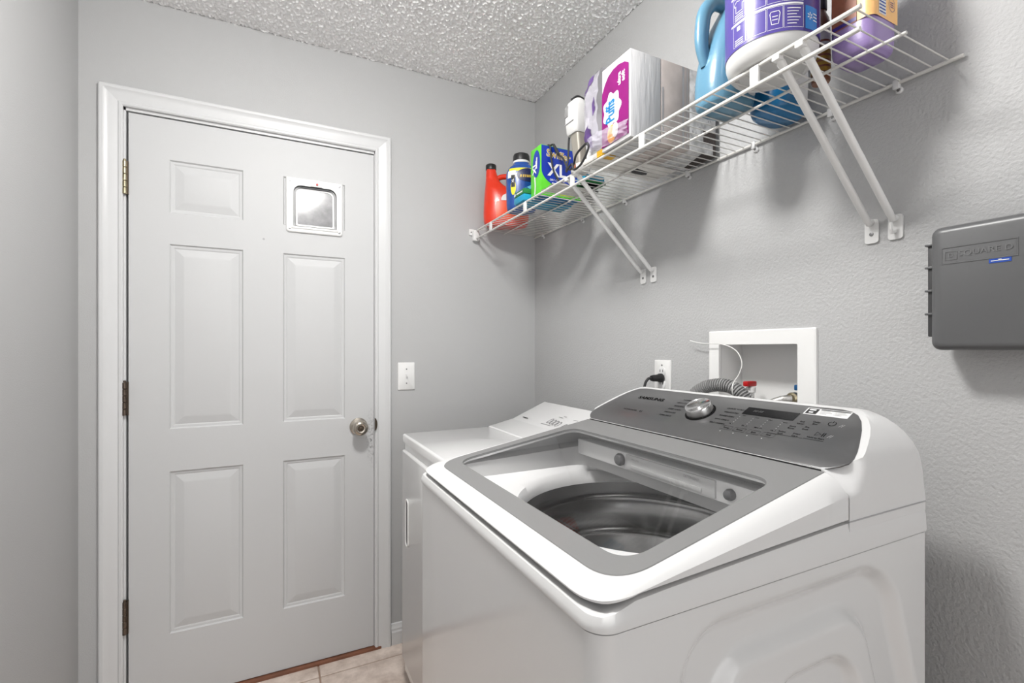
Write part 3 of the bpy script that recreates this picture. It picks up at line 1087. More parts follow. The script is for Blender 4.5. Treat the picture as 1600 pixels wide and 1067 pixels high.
for i, y in enumerate((-1.460, -1.503, -.763, -.812)):
    A, B = Vector((SFX + .004, y, SZ - .006)), Vector((-.012, y, 1.500))
    b = MB()
    pth = [A + (B - A) * t_ for t_ in (0, .03, .06, .95, 1.0)]
    b.tube(pth, [.0045, .0075, .0068, .0068, .0055], 12)
    b.box(SFX - .004, SFX + .010, y - .0075, y + .0075, SZ - .014, SZ - .0045, .002)
    bo = b.build('support_brace', 'bracket_white', shelf)
    fp = [(-.0005, y + a_, z_) for a_, z_, _ in rrect(-.013, .013, 1.462, 1.512, .006, 0, 4)]
    fpo = MB().poly(fp, (-.0035, 0, 0))
    fpo.tube([(-.004, y, 1.506), (-.010, y, 1.503), (-.014, y, 1.503)], .0065, 10)
    fpo = fpo.build('foot_plate', 'bracket_white', bo)
    if i == 1:
        MB().tube([(-.004, y, 1.478), (-.016, y, 1.474), (-.020, y, 1.480), (-.021, y, 1.494)], .0032, 8).build('hook', 'bracket_white', bo)
    else:
        MB().lathe([(.0042, -.004), (.0038, -.0056), (.002, -.006)], (0, y, 1.481), 12, 'x').build('screw', 'screw', bo)

# ------------------------------------------------------------------ fittings on the walls
sw = thing('light_switch', 'white toggle light switch plate beside the door', 'switch', (-.628, 0, 1.124))
MB().rings([[(x, y, z) for x, z, _ in rrect(-.664 + i, -.592 - i, 1.066 + i, 1.182 - i, .004, 0, 4)] for i, y in ((0, 0), (0, -.004), (.003, -.0065))], False, True).build('plate', 'plate_white', sw, smooth=40)
MB().box(-.633, -.623, -.0075, -.006, 1.112, 1.136, .0008).build('toggle_slot', 'label_white', sw)
MB().box(-.6305, -.6255, -.018, -.006, 1.122, 1.131, .0015, M=None).build('toggle', 'plate_white', sw)
for z in (1.094, 1.154):
    MB().lathe([(.0032, -.0064), (.0028, -.0076)], (-.628, 0, z), 10, 'y').build('screw', 'screw', sw)

ot = thing('wall_outlet', 'white duplex outlet plate with black plug beside the washer outlet box', 'outlet', (0, -.855, 1.145))
MB().rings([[(x, y, z) for y, z, _ in rrect(-.891 + i, -.819 - i, 1.088 + i, 1.204 - i, .004, 0, 4)] for i, x in ((0, 0), (0, -.004), (.003, -.0065))], False, True).build('plate', 'plate_white', ot, smooth=40)
for z in (1.166, 1.126):
    o_ = MB().lathe([(.0165, -.006), (.0165, -.0085), (.0155, -.009)], (0, -.855, z), 24, 'x').build('receptacle', 'label_white', ot)
    for dy in (-.006, .006):
        box('slot', 'black_plastic', o_, -.0096, -.0088, -.855 + dy - .001, -.855 + dy + .001, z - .001, z + .007)
MB().lathe([(.003, -.0064), (.0026, -.0078)], (0, -.855, 1.187), 10, 'x').build('screw', 'screw', ot)
pg = thing('power_plug', 'black power plug and cord pushed into the wall outlet', 'plug', (-.02, -.855, 1.145))
MB().lathe([(.0145, -.0095), (.0145, -.018), (.012, -.022), (.0105, -.045), (.0085, -.052)], (0, -.855, 1.146), 20, 'x').build('plug_body', 'black_plastic', pg)
MB().tube(smooth_path([(-.05, -.855, 1.146), (-.062, -.852, 1.144), (-.072, -.848, 1.125), (-.074, -.845, 1.08), (-.07, -.845, .98), (-.066, -.845, .80)]), .0042, 10).build('cord', 'rubber', pg)

# washer outlet box let into the wall
ob = thing('washer_outlet_box', 'white recessed washer supply box framed in the wall behind the washer', 'outlet box', (0, -1.19, 1.14))
FY0, FY1, FZ0, FZ1 = -1.347, -1.043, .95, 1.290
def fr_(i, x, a=FY0, b=FY1, c_=FZ0, d_=FZ1, r=.003):
    return [(x, y, z) for y, z, _ in rrect(a + i, b - i, c_ + i, d_ - i, r, 0, 3)]
hole = (HY0 + .001, HY1 - .001, HZ0 + .001, HZ1 - .001)
MB().rings([fr_(0, 0), fr_(0, -.007), fr_(.003, -.009), fr_(0, -.009, *hole), fr_(0, .001, *hole)], False, False).build('face_frame', 'box_plastic', ob, smooth=0)
MB().rings([fr_(0, 0, *hole), fr_(0, .088, *hole)], False, False).build('box_wall', 'box_plastic', ob, smooth=30)
MB().add([(.088, hole[0], hole[2]), (.088, hole[1], hole[2]), (.088, hole[1], hole[3]), (.088, hole[0], hole[3])], [(0, 1, 2, 3)]).build('box_back', 'box_plastic', ob, smooth=0)
for y, mt, hose in ((-1.146, 'valve_red', False), (-1.296, 'valve_blue', True)):
    vm = MB().lathe([(.012, 0), (.012, .022), (.009, .024), (.009, .045), (.013, .047), (.013, .060), (.006, .062), (.006, .072)], (.035, y, 1.075), 18)
    vo = vm.build('valve', 'nickel' if hose else 'box_plastic', ob, label='supply stop valve')
    box('valve_handle', mt, vo, .012, .050, y - (.008 if not hose else .013), y + (.008 if not hose else .015), 1.138, 1.152, .003)
# blue side: braided hose leaving the valve
bh = thing('braided_hose', 'braided steel water hose screwed to the blue supply valve', 'hose', (-.02, -1.29, 1.12))
MB().lathe([(.013, 0), (.0145, -.004), (.0145, -.018), (.011, -.022)], (.010, -1.2895, 1.120), 16, 'x').build('coupling', 'brass', bh)
MB().tube(smooth_path([(-.010, -1.2895, 1.120), (-.026, -1.276, 1.117), (-.040, -1.255, 1.104), (-.052, -1.235, 1.07), (-.056, -1.22, 1.0), (-.056, -1.21, .85)]), .0085, 12).build('hose_sleeve', 'braided', bh)
# grey corrugated drain hose arching into the box
path = smooth_path([(-.062, -1.015, .80), (-.062, -1.015, 1.02), (-.060, -1.030, 1.098), (-.055, -1.065, 1.130), (-.05, -1.112, 1.142), (-.044, -1.155, 1.136), (-.036, -1.188, 1.108), (-.026, -1.200, 1.072), (-.012, -1.205, 1.03), (.03, -1.207, 1.015)], 40)
dh = MB()
seg = 0.0
P2, R2 = [path[0]], [.0175]
acc = 0
for a, b in zip(path, path[1:]):
    acc += (b - a).length
    P2.append(b)
    ph = (acc / .0066) % 1
    R2.append(.0180 if ph < .55 else .0135)
hsrun = thing('drain_hose', 'grey corrugated drain hose arching behind the washer into the wall box', 'hose', (-.06, -1.015, .80))
dh.tube(P2, R2, 16)
dh.build('corrugated_tube', 'hose_grey', hsrun, smooth=20)
zt_ = thing('zip_tie', 'thin white zip tie looped round the grey drain hose with long tail', 'cable tie', (-.04, -1.153, 1.13))
lp_ = [(-.0425 + .0205 * math.cos(a) * .9, -1.158 + .006 * math.cos(a), 1.134 + .0205 * math.sin(a)) for a in [2 * PI * k / 24 for k in range(25)]]
MB().tube(lp_, .0017, 6, flat=.9).build('loop', 'zip_white', zt_)
box('tie_head', 'zip_white', zt_, -.046, -.038, -1.160, -1.150, 1.146, 1.154, .001)
MB().tube(smooth_path([(-.042, -1.153, 1.152), (-.034, -1.164, 1.175), (-.028, -1.167, 1.205), (-.024, -1.145, 1.236), (-.022, -1.098, 1.253), (-.023, -1.032, 1.256), (-.024, -.988, 1.264)]), .0014, 6).build('tail', 'zip_white', zt_)

# grey electrical enclosure
eb = thing('electrical_box', 'grey plastic electrical enclosure with hinged cover on the right wall', 'electrical box', (0, -1.69, 1.24))
EY0, EY1, EZ0, EZ1 = -1.800, -1.588, 1.238, 1.456
def eo(i, x, r=.014):
    return [(x, y, z) for y, z, _ in rrect(EY0 + i, EY1 - i, EZ0 + i, EZ1 - i, max(r - i * .5, .004), 0, 6)]
MB().rings([eo(.006, 0), eo(.006, -.046)], True, False).build('base', 'grey_box', eb, smooth=50)
cv = MB().rings([eo(.002, -.044), eo(0, -.046), eo(0, -.064), eo(.003, -.071), eo(.008, -.0745), eo(.012, -.0755)], False, True).build('cover', 'grey_box', eb, smooth=50)
hy0, hy1, hz0_, hz1_ = -1.704, -1.606, 1.388, 1.417
rec = MB()
def rc(i, x):
    return [(x, y, z) for y, z in ((hy0 + i, hz0_ + i), (hy1 - i, hz0_ + i), (hy1 - i, hz1_ - i), (hy0 + i, hz1_ - i))]
rec.rings([rc(0, -.0755), rc(0, -.0763), rc(.0012, -.0763), rc(.0016, -.0757)], False, False)
rec.build('plaque_frame', 'grey_box', cv, smooth=0)
t = MB()
fn = plane_fn((-.0757, -1.664, 1.4035), (0, -1, 0), (0, 0, 1), .0008)
lettering(t, 'SQUARE D', .0125, fn, .0, sx=1.15)
fn = plane_fn((-.0757, -1.6195, 1.4025), (0, -1, 0), (0, 0, 1), .0008)
ribbon(t, fn, [(-.008, -.007), (.008, -.007), (.008, .007), (-.008, .007)], .0012, True)
lettering(t, 'D', .010, fn, 0)
t.build('raised_lettering', 'grey_box_light', cv, kind='stuff')
stk = box('sticker', 'sticker_blue', cv, -.0762, -.0756, -1.696, -1.669, 1.3805, 1.3875)
t = MB()
fn = plane_fn((-.0762, -1.6825, 1.384), (0, -1, 0), (0, 0, 1), .0004)
ribbon(t, fn, [(-.011, 0), (.011, 0)], .0012)
ribbon(t, fn, [(-.002, .001), (.002, .001)], .0022)
t.build('print', 'ink_white', stk)
hb = box('hinge_strip', 'grey_box_dark', eb, -.062, -.030, EY1 - .005, EY1 + .0075, 1.262, 1.430, .002)
for z in (1.303, 1.345, 1.387, 1.428):
    box('hinge_lug', 'grey_box', hb, -.066, -.034, EY1 - .001, EY1 + .0105, z - .002, z + .002, .001)
MB().lathe([(.008, 0), (.008, .010), (.005, .013)], (-.022, -1.690, EZ1 - .006), 18).build('knockout_plug', 'grey_box', eb)


# ------------------------------------------------------------------ things on the shelf
SHZ = SZ + .0004


def skin(rings, ex=2.6):
    """rings: (z, cx, half width, half depth). Returns S(theta, z) on the superelliptic body; theta = 0 points to local +x, -pi/2 to the front"""
    def S(th, z, lift=0.0):
        cx = interp([(r[0], r[1]) for r in rings], z)
        a = interp([(r[0], r[2]) for r in rings], z) + lift
        b = interp([(r[0], r[3]) for r in rings], z) + lift
        c_, s_ = math.cos(th), math.sin(th)
        return Vector((cx + a * math.copysign(abs(c_) ** (2 / ex), c_), b * math.copysign(abs(s_) ** (2 / ex), s_), z))
    return S


def body(rings, ex=2.6, n=44, m=5):
    S = skin(rings, ex)
    zz = []
    for a, b in zip(rings, rings[1:]):
        zz += [lerp(a[0], b[0], k / m) for k in range(m)]
    zz.append(rings[-1][0])
    # smooth the profile a little
    R_ = [[S(2 * PI * k / n, z) for k in range(n)] for z in zz]
    return MB().rings(R_), S


def soften(rings, it=2):
    """corner cutting on the ring table so that the silhouette is curved"""
    r = rings
    for _ in range(it):
        out = [r[0]]
        for a, b in zip(r, r[1:]):
            out.append(tuple(lerp(p, q, .25) for p, q in zip(a, b)))
            out.append(tuple(lerp(p, q, .75) for p, q in zip(a, b)))
        out.append(r[-1])
        r = out
    return r


def front_fn(S, th0, z0, rad, lift=.0008):
    """text plane wrapped on a body: a runs right as seen from outside, b up"""
    return lambda a, b: S(th0 + a / rad, z0 + b, lift)


# --- red detergent jug
jug = thing('detergent_jug', 'orange-red plastic detergent jug with black cap in the shelf corner', 'jug', (-.212, -.118, SHZ), -math.radians(20))
rt = soften([(0, 0, .084, .046), (.010, 0, .099, .056), (.06, 0, .101, .058), (.115, -.003, .095, .056), (.150, -.022, .074, .050), (.172, -.046, .047, .040), (.195, -.060, .031, .030), (.235, -.066, .0235, .0235), (.250, -.067, .021, .021)])
mb_, S = body(rt, 2.6)
jb = mb_.build('bottle', 'red_plastic', jug, local=True, smooth=60)
MB().tube(smooth_path([(-.052, 0, .205), (-.02, 0, .221), (.03, 0, .223), (.066, 0, .205), (.083, 0, .165), (.083, 0, .115)]), [.012] * 41, 12).build('handle', 'red_plastic', jug, local=True, smooth=60)
MB().lathe([(.0225, .246), (.0235, .249), (.0235, .268), (.021, .272), (.005, .273)], (-.067, 0, 0), 24).build('cap', 'black_plastic', jug, local=True, smooth=40)
t = MB()
fn = front_fn(S, -PI / 2, 0, .075)
patch(t, fn, -.03, .09, .02, .098, 14, 6)
t.build('label', 'red_label', jug, local=True)
t = MB()
fn = front_fn(S, -PI / 2, 0, .075, .0012)
disc(t, fn, .05, .102, .062, .046, 24, PI / 2, PI, 6)
patch(t, fn, .02, .038, .048, .072, 3, 2)
patch(t, fn, .003, .011, .052, .066, 2, 2)
t.build('label_panel', 'label_white', jug, local=True)
t = MB()
fn = front_fn(S, -PI / 2, 0, .075, .0016)
for k in range(3):
    ribbon(t, fn, [(.008 + .004 * k, .108 + .009 * k), (.045, .108 + .009 * k)], .0016)
for k in range(4):
    ribbon(t, fn, [(.022, .052 + .005 * k), (.036, .052 + .005 * k)], .0018)
t.build('print', 'label_grey', jug, local=True)

# --- blue bottle with black cap
bb = thing('blue_bottle', 'dark blue cleaner bottle with black cap and yellow label beside red jug', 'bottle', (-.258, -.352, SHZ), -math.radians(26))
rt = soften([(0, 0, .050, .040), (.008, 0, .058, .047), (.05, 0, .059, .048), (.12, 0, .061, .049), (.150, 0, .060, .048), (.170, 0, .050, .042), (.182, 0, .034, .032), (.190, 0, .031, .030)])
mb_, S = body(rt, 2.4)
mb_.build('bottle', 'blue_plastic', bb, local=True, smooth=60)
MB().lathe([(.031, .188), (.033, .190), (.033, .197), (.029, .198)], (0, 0, 0), 28).build('neck_ring', 'label_white', bb, local=True)
MB().lathe([(.030, .1975), (.0335, .199), (.0325, .219), (.030, .225), (.024, .2275), (.006, .228)], (0, 0, 0), 28).build('cap', 'black_plastic', bb, local=True, smooth=40)
fn = front_fn(S, -PI / 2, 0, .056)
t = MB()
patch(t, fn, -.052, .055, .147, .160, 14, 2)
disc(t, fn, -.028, .085, .011, .030, 20)
t.build('label_yellow', 'yellow', bb, local=True)
t = MB()
patch(t, front_fn(S, -PI / 2, 0, .056, .0010), -.056, -.018, .122, .150, 6, 3)
ribbon(t, front_fn(S, -PI / 2, 0, .056, .0010), [(-.018, .135), (.01, .126), (.04, .127), (.058, .135)], .006)
t.build('label_panel', 'label_white', bb, local=True)
t = MB()
disc(t, front_fn(S, -PI / 2, 0, .056, .0014), .022, .132, .036, .027, 26)
t.build('label_emblem', 'navy', bb, local=True)
t = MB()
ribbon(t, front_fn(S, -PI / 2, 0, .056, .0014), [(-.02, .042), (.005, .068), (.03, .085), (.056, .095)], .014)
t.build('label_swirl', 'skyblue', bb, local=True)
t = MB()
for k in range(9):
    ribbon(t, front_fn(S, -PI / 2, 0, .056, .002), [(-.002 + .006 * k, .122), (-.001 + .006 * k, .132)], .004)
t.build('lettering', 'gold', bb, local=True, kind='stuff')
t = MB()
patch(t, front_fn(S, -PI / 2, 0, .056, .0014), -.036, -.020, .086, .132, 3, 4)
disc(t, front_fn(S, -PI / 2, 0, .056, .0016), -.014, .016, .004, .010, 12)
t.build('label_block', 'ink_black', bb, local=True)
t = MB()
fn = front_fn(S, -PI / 2 - .028 / .056, .110, .056, .002)
lettering(t, 'XL', .012, lambda a, b: fn(-b, a), .02)
t.build('print', 'ink_white', bb, local=True)

# --- teal flat pack lying in front of the blue bottle
tp_ = thing('wipes_pack', 'flat teal and green pack lying between blue bottle and green carton', 'packet', (-.22, -.452, SHZ))
box('pack', 'teal', tp_, -.324, -.115, -.497, -.415, SHZ, SHZ + .026, .006)
box('pack_top', 'green_dark', tp_, -.322, -.117, -.4955, -.4165, SHZ + .026, SHZ + .046, .004)
t = MB()
fn = plane_fn((-.3222, -.455, SHZ + .036), (0, -1, 0), (0, 0, 1), .0006)
ribbon(t, fn, [(-.018, 0), (.03, 0)], .005)
disc(t, fn, -.030, 0, .006, .006, 16, rings=2)
t.build('label', 'label_white', tp_)

# --- green and blue carton
cx = thing('refill_carton', 'green and blue cleaning cloth carton reading XL with black cord over it', 'carton', (-.20, -.538, SHZ))
KX0, KX1, KY0, KY1, KZ1 = -.297, -.130, -.575, -.502, 1.956
car = box('carton', 'green', cx, KX0, KX1, KY0, KY1, SHZ + .0012, KZ1, .0012)
box('carton_base', 'box_blue', cx, KX0 + .002, KX1 - .002, KY0 + .002, KY1 - .002, SHZ, SHZ + .0012)
KW, KH = KX1 - KX0, KZ1 - SHZ
fn = plane_fn((KX0, KY0, SHZ), (1, 0, 0), (0, 0, 1), .0006)
# blue face: fills the top and ends in a round belly
pts_ = [(.002, KH - .002)] + [(.002, KH * .52)] + [(lerp(.002, KW - .002, .5 - .5 * math.cos(PI * k / 16)), KH * .52 - .055 * math.sin(PI * k / 16)) for k in range(1, 16)] + [(KW - .002, KH * .52), (KW - .002, KH - .002)]
MB().poly([fn(*p) for p in reversed(pts_)], (0, -.0004, 0)).build('blue_field', 'royal', cx, smooth=0)
fn = plane_fn((KX0, KY0, SHZ), (1, 0, 0), (0, 0, 1), .0016)
t = MB()
lettering(t, 'XL', .062, plane_fn((KX0 + .066, KY0, SHZ + .092), (1, 0, 0), (0, 0, 1), .0016), .03)
lettering(t, 'DRY CLOTHS', .010, plane_fn((KX0 + .066, KY0, SHZ + .058), (1, 0, 0), (0, 0, 1), .0016), .01)
ribbon(t, plane_fn((KX0 + .066, KY0, SHZ + .047), (1, 0, 0), (0, 0, 1), .0016), [(-.022, 0), (.022, 0)], .004)
fl = plane_fn((KX0, KY1, SHZ), (0, -1, 0), (0, 0, 1), .0016)
fr2 = plane_fn((KX0, (KY0 + KY1) / 2, SHZ + .118), (0, -1, 0), (0, 0, 1), .0016)
lettering(t, 'XL', .036, lambda a, b: fr2(-b - .006, a - .012), .03)
t.build('lettering', 'ink_white', cx, kind='stuff')
t = MB()
lettering(t, 'Swiffer', .036, plane_fn((KX0 + .072, KY0, SHZ + .148), (1, .0, -.06), (.06, 0, 1), .0012), .045)
t.build('logo_shadow', 'ink_white', cx)
t = MB()
lettering(t, 'Swiffer', .036, plane_fn((KX0 + .072, KY0, SHZ + .148), (1, .0, -.06), (.06, 0, 1), .0020), .006)
t.build('logo', 'gold', cx)
t = MB()
disc(t, plane_fn((KX0, KY0, SHZ), (1, 0, 0), (0, 0, 1), .0005), .10, .024, .058, .016, 24)
t.build('print_lime', 'lime', cx)
t = MB()
f3 = plane_fn((KX0, KY1, SHZ), (0, -1, 0), (0, 0, 1), .0006)
disc(t, f3, .042, .118, .026, .048, 24)
t.build('side_emblem', 'royal', cx)
t = MB()
ribbon(t, f3, [(.030, .012), (.034, .04), (.030, .075)], .008)
ribbon(t, plane_fn((KX0, (KY0 + KY1) / 2, SHZ + .12), (0, -1, 0), (0, 0, 1), .0016), [(.008, -.02), (.010, .02)], .008)
t.build('side_print', 'label_white', cx)

# --- handheld garment steamer standing upright, with black cord
ir = thing('garment_steamer', 'white and grey handheld garment steamer standing upright with looped black cord', 'steamer', (-.295, -.802, SHZ))
sec = []
for z, xc, hx, hy in ((0.0, -.288, .020, .020), (.004, -.288, .024, .024), (.020, -.289, .024, .024), (.026, -.2895, .018, .020)):
    sec.append([(xc + x_, -.804 + y_, SHZ + z) for x_, y_, _ in rrect(-hx, hx, -hy, hy, .010, 0, 5)])
base_ = MB().rings(sec).build('base', 'iron_white', ir, smooth=50)
sec = []
for z, xc, hx, hy in ((.026, -.2895, .0150, .019), (.06, -.292, .0155, .020), (.10, -.296, .0165, .021), (.135, -.299, .0175, .022)):
    sec.append([(xc + x_, -.803 + y_, SHZ + z) for x_, y_, _ in rrect(-hx, hx, -hy, hy, .010, 0, 5)])
MB().rings(sec).build('grip', 'iron_grey', ir, smooth=50)
MB().tube(smooth_path([(-.270, -.828, SHZ + .026), (-.273, -.829, SHZ + .07), (-.276, -.829, SHZ + .12), (-.280, -.826, SHZ + .16)]), .0065, 8, flat=1.6).build('back_strip', 'iron_white', ir, smooth=60)
sec = []
for z, xc, hx, hy in ((.118, -.299, .0195, .026), (.124, -.300, .0225, .029), (.160, -.303, .0235, .031), (.195, -.304, .0225, .031), (.216, -.302, .0185, .026), (.224, -.299, .012, .018)):
    sec.append([(xc + x_, -.800 + y_, SHZ + z) for x_, y_, _ in rrect(-hx, hx, -hy, hy, .012, 0, 6)])
hd = MB().rings(sec).build('head', 'iron_white', ir, smooth=50)
box('water_window', 'iron_window', hd, -.3285, -.3255, -.793, -.775, SHZ + .172, SHZ + .204, .001)
box('trim_line', 'label_grey', hd, -.3275, -.3245, -.822, -.776, SHZ + .150, SHZ + .1525)
MB().tube(smooth_path([(-.318, -.800, SHZ + .220), (-.300, -.805, SHZ + .232), (-.280, -.812, SHZ + .224)]), .005, 10).build('trigger', 'black_plastic', hd)
box('heat_clip', 'rust', base_, -.3155, -.311, -.815, -.795, SHZ + .010, SHZ + .022, .001)
cord = smooth_path([(-.300, -.770, SHZ + .140), (-.300, -.757, SHZ + .12), (-.301, -.754, SHZ + .06), (-.312, -.760, SHZ + .018), (-.330, -.800, SHZ + .012), (-.342, -.838, SHZ + .008), (-.348, -.858, SHZ - .016), (-.353, -.903, SHZ - .014), (-.356, -.938, SHZ + .012), (-.356, -.934, SHZ + .030), (-.353, -.906, SHZ + .030), (-.346, -.865, SHZ + .024),
                    (-.334, -.835, SHZ + .010), (-.327, -.805, SHZ + .005), (-.300, -.745, SHZ + .040), (-.262, -.66, SHZ + .105), (-.240, -.594, KZ1 - .032), (-.246, -.577, KZ1 + .006), (-.254, -.550, KZ1 + .0055),
                    (-.262, -.556, KZ1 + .0055), (-.264, -.581, KZ1 - .004), (-.261, -.584, KZ1 - .05), (-.247, -.588, SHZ + .075), (-.220, -.61, SHZ + .034), (-.175, -.655, SHZ + .022), (-.125, -.675, SHZ + .006)], 10)
MB().tube(cord, .0032, 8).build('cord', 'rubber', ir)
MB().tube([Vector(c_) for c_ in ((-.248, -.580, KZ1 + .005), (-.242, -.590, KZ1 - .020), (-.243, -.606, KZ1 - .040))], [.0042, .0062, .0045], 10).build('strain_relief', 'rubber', ir)

# --- loose papers and small packs between carton and iron
lb = thing('paper_leaflet', 'creased white paper leaflet lying between carton and garment steamer', 'leaflet', (-.24, -.665, SHZ))
g = []
for i in range(9):
    g.append([(-.312 + .17 * i / 8, -.600 - .085 * j / 8, SHZ + .0035 + .009 * abs(math.sin(i * .9)) * (j / 8) + .002 * math.sin(j * 1.3)) for j in range(9)])
low = [[(p[0], p[1], p[2] - .0012) for p in r] for r in g]
MB().grid(g).grid(low).build('sheet', 'paper', lb, smooth=0)
t = MB()
for j in range(3):
    t.grid([[(-.30 + .13 * i / 8, -.61 - .02 * j - .004 * e, SHZ + .0145) for i in range(9)] for e in (0, 1)])
t.build('print', 'label_grey', lb)
sp_ = thing('sponge_pack', 'small teal and green sponge packet lying behind the shelf brace', 'packet', (-.16, -.72, SHZ))
box('pack', 'teal', sp_, -.235, -.155, -.752, -.700, SHZ, SHZ + .028, .006)
box('pack_base', 'green_dark', sp_, -.237, -.153, -.754, -.698, SHZ, SHZ + .008, .002)
ribbon(MB(), plane_fn((-.195, -.752, SHZ + .018), (1, 0, 0), (0, 0, 1), .0006), [(-.03, 0), (.03, 0)], .006).build('print', 'label_white', sp_)

fpk = thing('dryer_sheet_box', 'flat white and yellow carton beneath the loose film of the tissue pack', 'carton', (-.18, -.905, SHZ))
box('carton', 'paper', fpk, -.316, -.040, -.950, -.855, SHZ, SHZ + .016, .001)
box('yellow_corner', 'yellow_pack', fpk, -.3165, -.270, -.9507, -.925, SHZ - .0001, SHZ + .0163, 0)
MB().poly([(-.17, -.915, SHZ - .0002), (-.11, -.905, SHZ - .0002), (-.10, -.885, SHZ - .0002), (-.13, -.87, SHZ - .0002), (-.175, -.89, SHZ - .0002)], (0, 0, .0003)).build('black_print', 'dark_pack', fpk)

# --- wrapped three-pack of tissue boxes
tk = thing('tissue_pack', 'plastic wrapped three pack of tissue boxes with magenta end panel', 'tissue pack', (-.165, -1.017, SHZ))
TX = [-.324, -.222, -.120, -.018]
TY0, TY1, TZ1 = -1.076, -.958, 2.002
for k, mt in enumerate(('tissue_white', 'tissue_photo', 'tissue_floral')):
    tb = MB().box(TX[k] + .0006, TX[k + 1] - .0006, TY0, TY1, SHZ + .0006, TZ1, .0018).build('tissue_box', mt, tk, label=('white tissue box', 'tissue box with pale photo print', 'grey tissue box with leaf print')[k])
    if k == 2:
        t = MB()
        fn = plane_fn((TX[2], TY0, SHZ), (1, 0, 0), (0, 0, 1), .0006)
        t.poly([fn(a, b) for a, b in ((.052, .068), (.100, .068), (.100, .002), (.090, .002), (.090, .030), (.052, .030))][::-1], (0, -.0003, 0))
        t.poly([(TX[3] - .055, TY0 + .001, SHZ + .0002), (TX[3] - .0015, TY0 + .001, SHZ + .0002), (TX[3] - .0015, TY1 - .02, SHZ + .0002), (TX[3] - .02, TY1 - .02, SHZ + .0002)], (0, 0, .0003))
        t.build('woven_print', 'brown_weave', tb)
        t = MB()
        for (a, b, s_) in ((.02, .12, 1), (.05, .07, 1.1), (.03, .17, .9), (.065, .14, 1), (.08, .19, .8), (.015, .045, .9), (.075, .10, .7)):
            for q in range(5):
                an = q * 2 * PI / 5 + a * 40
                pts2 = [(a + s_ * (.004 * math.cos(an) + .012 * math.cos(an) * u_ - .004 * math.sin(an) * math.sin(PI * u_) * sg), b + s_ * (.004 * math.sin(an) + .012 * math.sin(an) * u_ + .004 * math.cos(an) * math.sin(PI * u_) * sg)) for sg, seq in ((1, (0, .25, .5, .75, 1)), (-1, (.75, .5, .25))) for u_ in seq]
                t.add([fn(*p) for p in pts2], [tuple(range(len(pts2)))])
        t.build('leaf_print', 'label_grey', tb, smooth=0)
    if k == 1:
        t = MB()
        fn = plane_fn((TX[1], TY0, SHZ), (1, 0, 0), (0, 0, 1), .0006)
        patch(t, fn, .004, .009, .03, .15, 1, 4)
        t.build('edge_print', 'label_grey', tb)
        t = MB()
        patch(t, fn, .075, .082, 0.002, .222, 1, 4)
        patch(t, fn, .092, .095, 0.002, .222, 1, 4)
        t.build('stripe_print', 'label_grey', tb)
# printed end panel facing the room
fn = plane_fn((TX[0], TY1, SHZ), (0, -1, 0), (0, 0, 1), .0008)
EW, EH = TY1 - TY0, TZ1 - SHZ
mp = [(.002, .01), (EW - .006, .01), (EW - .006, .190), (EW - .022, .200), (EW * .62, .205), (EW * .42, .203), (EW * .24, .194), (.014, .178), (.002, .156)]
MB().poly([fn(*p) for p in mp], (-.0003, 0, 0)).build('magenta_panel', 'magenta', tk, smooth=0)
t = MB()
f2 = plane_fn((TX[0] - .0004, TY1, SHZ), (0, -1, 0), (0, 0, 1), .0010)
cl_ = [(.045 + (.036 + .004 * math.cos(7 * a)) * math.cos(a), .100 + (.044 + .005 * math.cos(7 * a)) * math.sin(a)) for a in [2 * PI * k / 64 for k in range(64)]]
t.add([f2(*p) for p in cl_], [tuple(range(64))])
ft = plane_fn((TX[0] - .0004, TY1 - .082, SHZ + .166), (0, -1, 0), (0, 0, 1), .0014)
lettering(t, 'ultra', .018, lambda a, b: ft(-b - .006, a), .03)
lettering(t, 'soft', .018, lambda a, b: ft(-b + .010, a), .03)
t.build('logo_cloud', 'ink_white', tk, smooth=0)
t = MB()
ft2 = plane_fn((TX[0] - .0004, TY1 - .040, SHZ + .096), (0, -1, 0), (0, 0, 1), .0018)
lettering(t, 'Puffs', .050, lambda a, b: ft2(-b, a), .03, sx=.62)
t.build('logo_lettering', 'logo_blue', tk, smooth=0)
t = MB()
disc(t, plane_fn((TX[0] - .0004, TY1, SHZ), (0, -1, 0), (0, 0, 1), .0019), .045, .034, .018, .024, 24)
t.build('orange_print', 'orange', tk)
t = MB()
disc(t, plane_fn((TX[0] - .0004, TY1, SHZ), (0, -1, 0), (0, 0, 1), .0021), .060, .040, .012, .020, 20)
t.build('pale_print', 'paper', tk)
# crumpled film: tail over the lower front and loose gather at the far end
def film(name, fnp, na, nb, m='film'):
    g = [[fnp(i / na, j / nb) for i in range(na + 1)] for j in range(nb + 1)]
    return MB().grid(g).build(name, m, tk, smooth=50)
def crump(a, b, s_):
    return noise.noise((a * s_, b * s_, 1.7)) * .006 + noise.noise((a * s_ * 2.3, b * s_ * 2.3, 4.2)) * .003
def tail(u, v):
    y = TY1 + .045 - u * (TY1 - TY0 + .040)
    z = SHZ + .006 + v * (.052 - .012 * u) + .008 * (1 - u)
    x = TX[0] - .004 - .012 * math.sin(PI * v) * (1 - .6 * u) + crump(u, v, 7)
    return (min(x, TX[0] - .0025), y, z)
film('film_tail', tail, 36, 14)
def arc(t):
    """outline of the loose gather seen from the room: t runs from the top over the free end to the bottom"""
    an = PI / 2 - PI * t
    cy, cz = TY1 + .001, SHZ + .133
    c_, s_ = max(0.0, math.cos(an)), math.sin(an)
    return cy + .092 * c_ ** .55, cz + .108 * math.copysign(abs(s_) ** .6, s_)
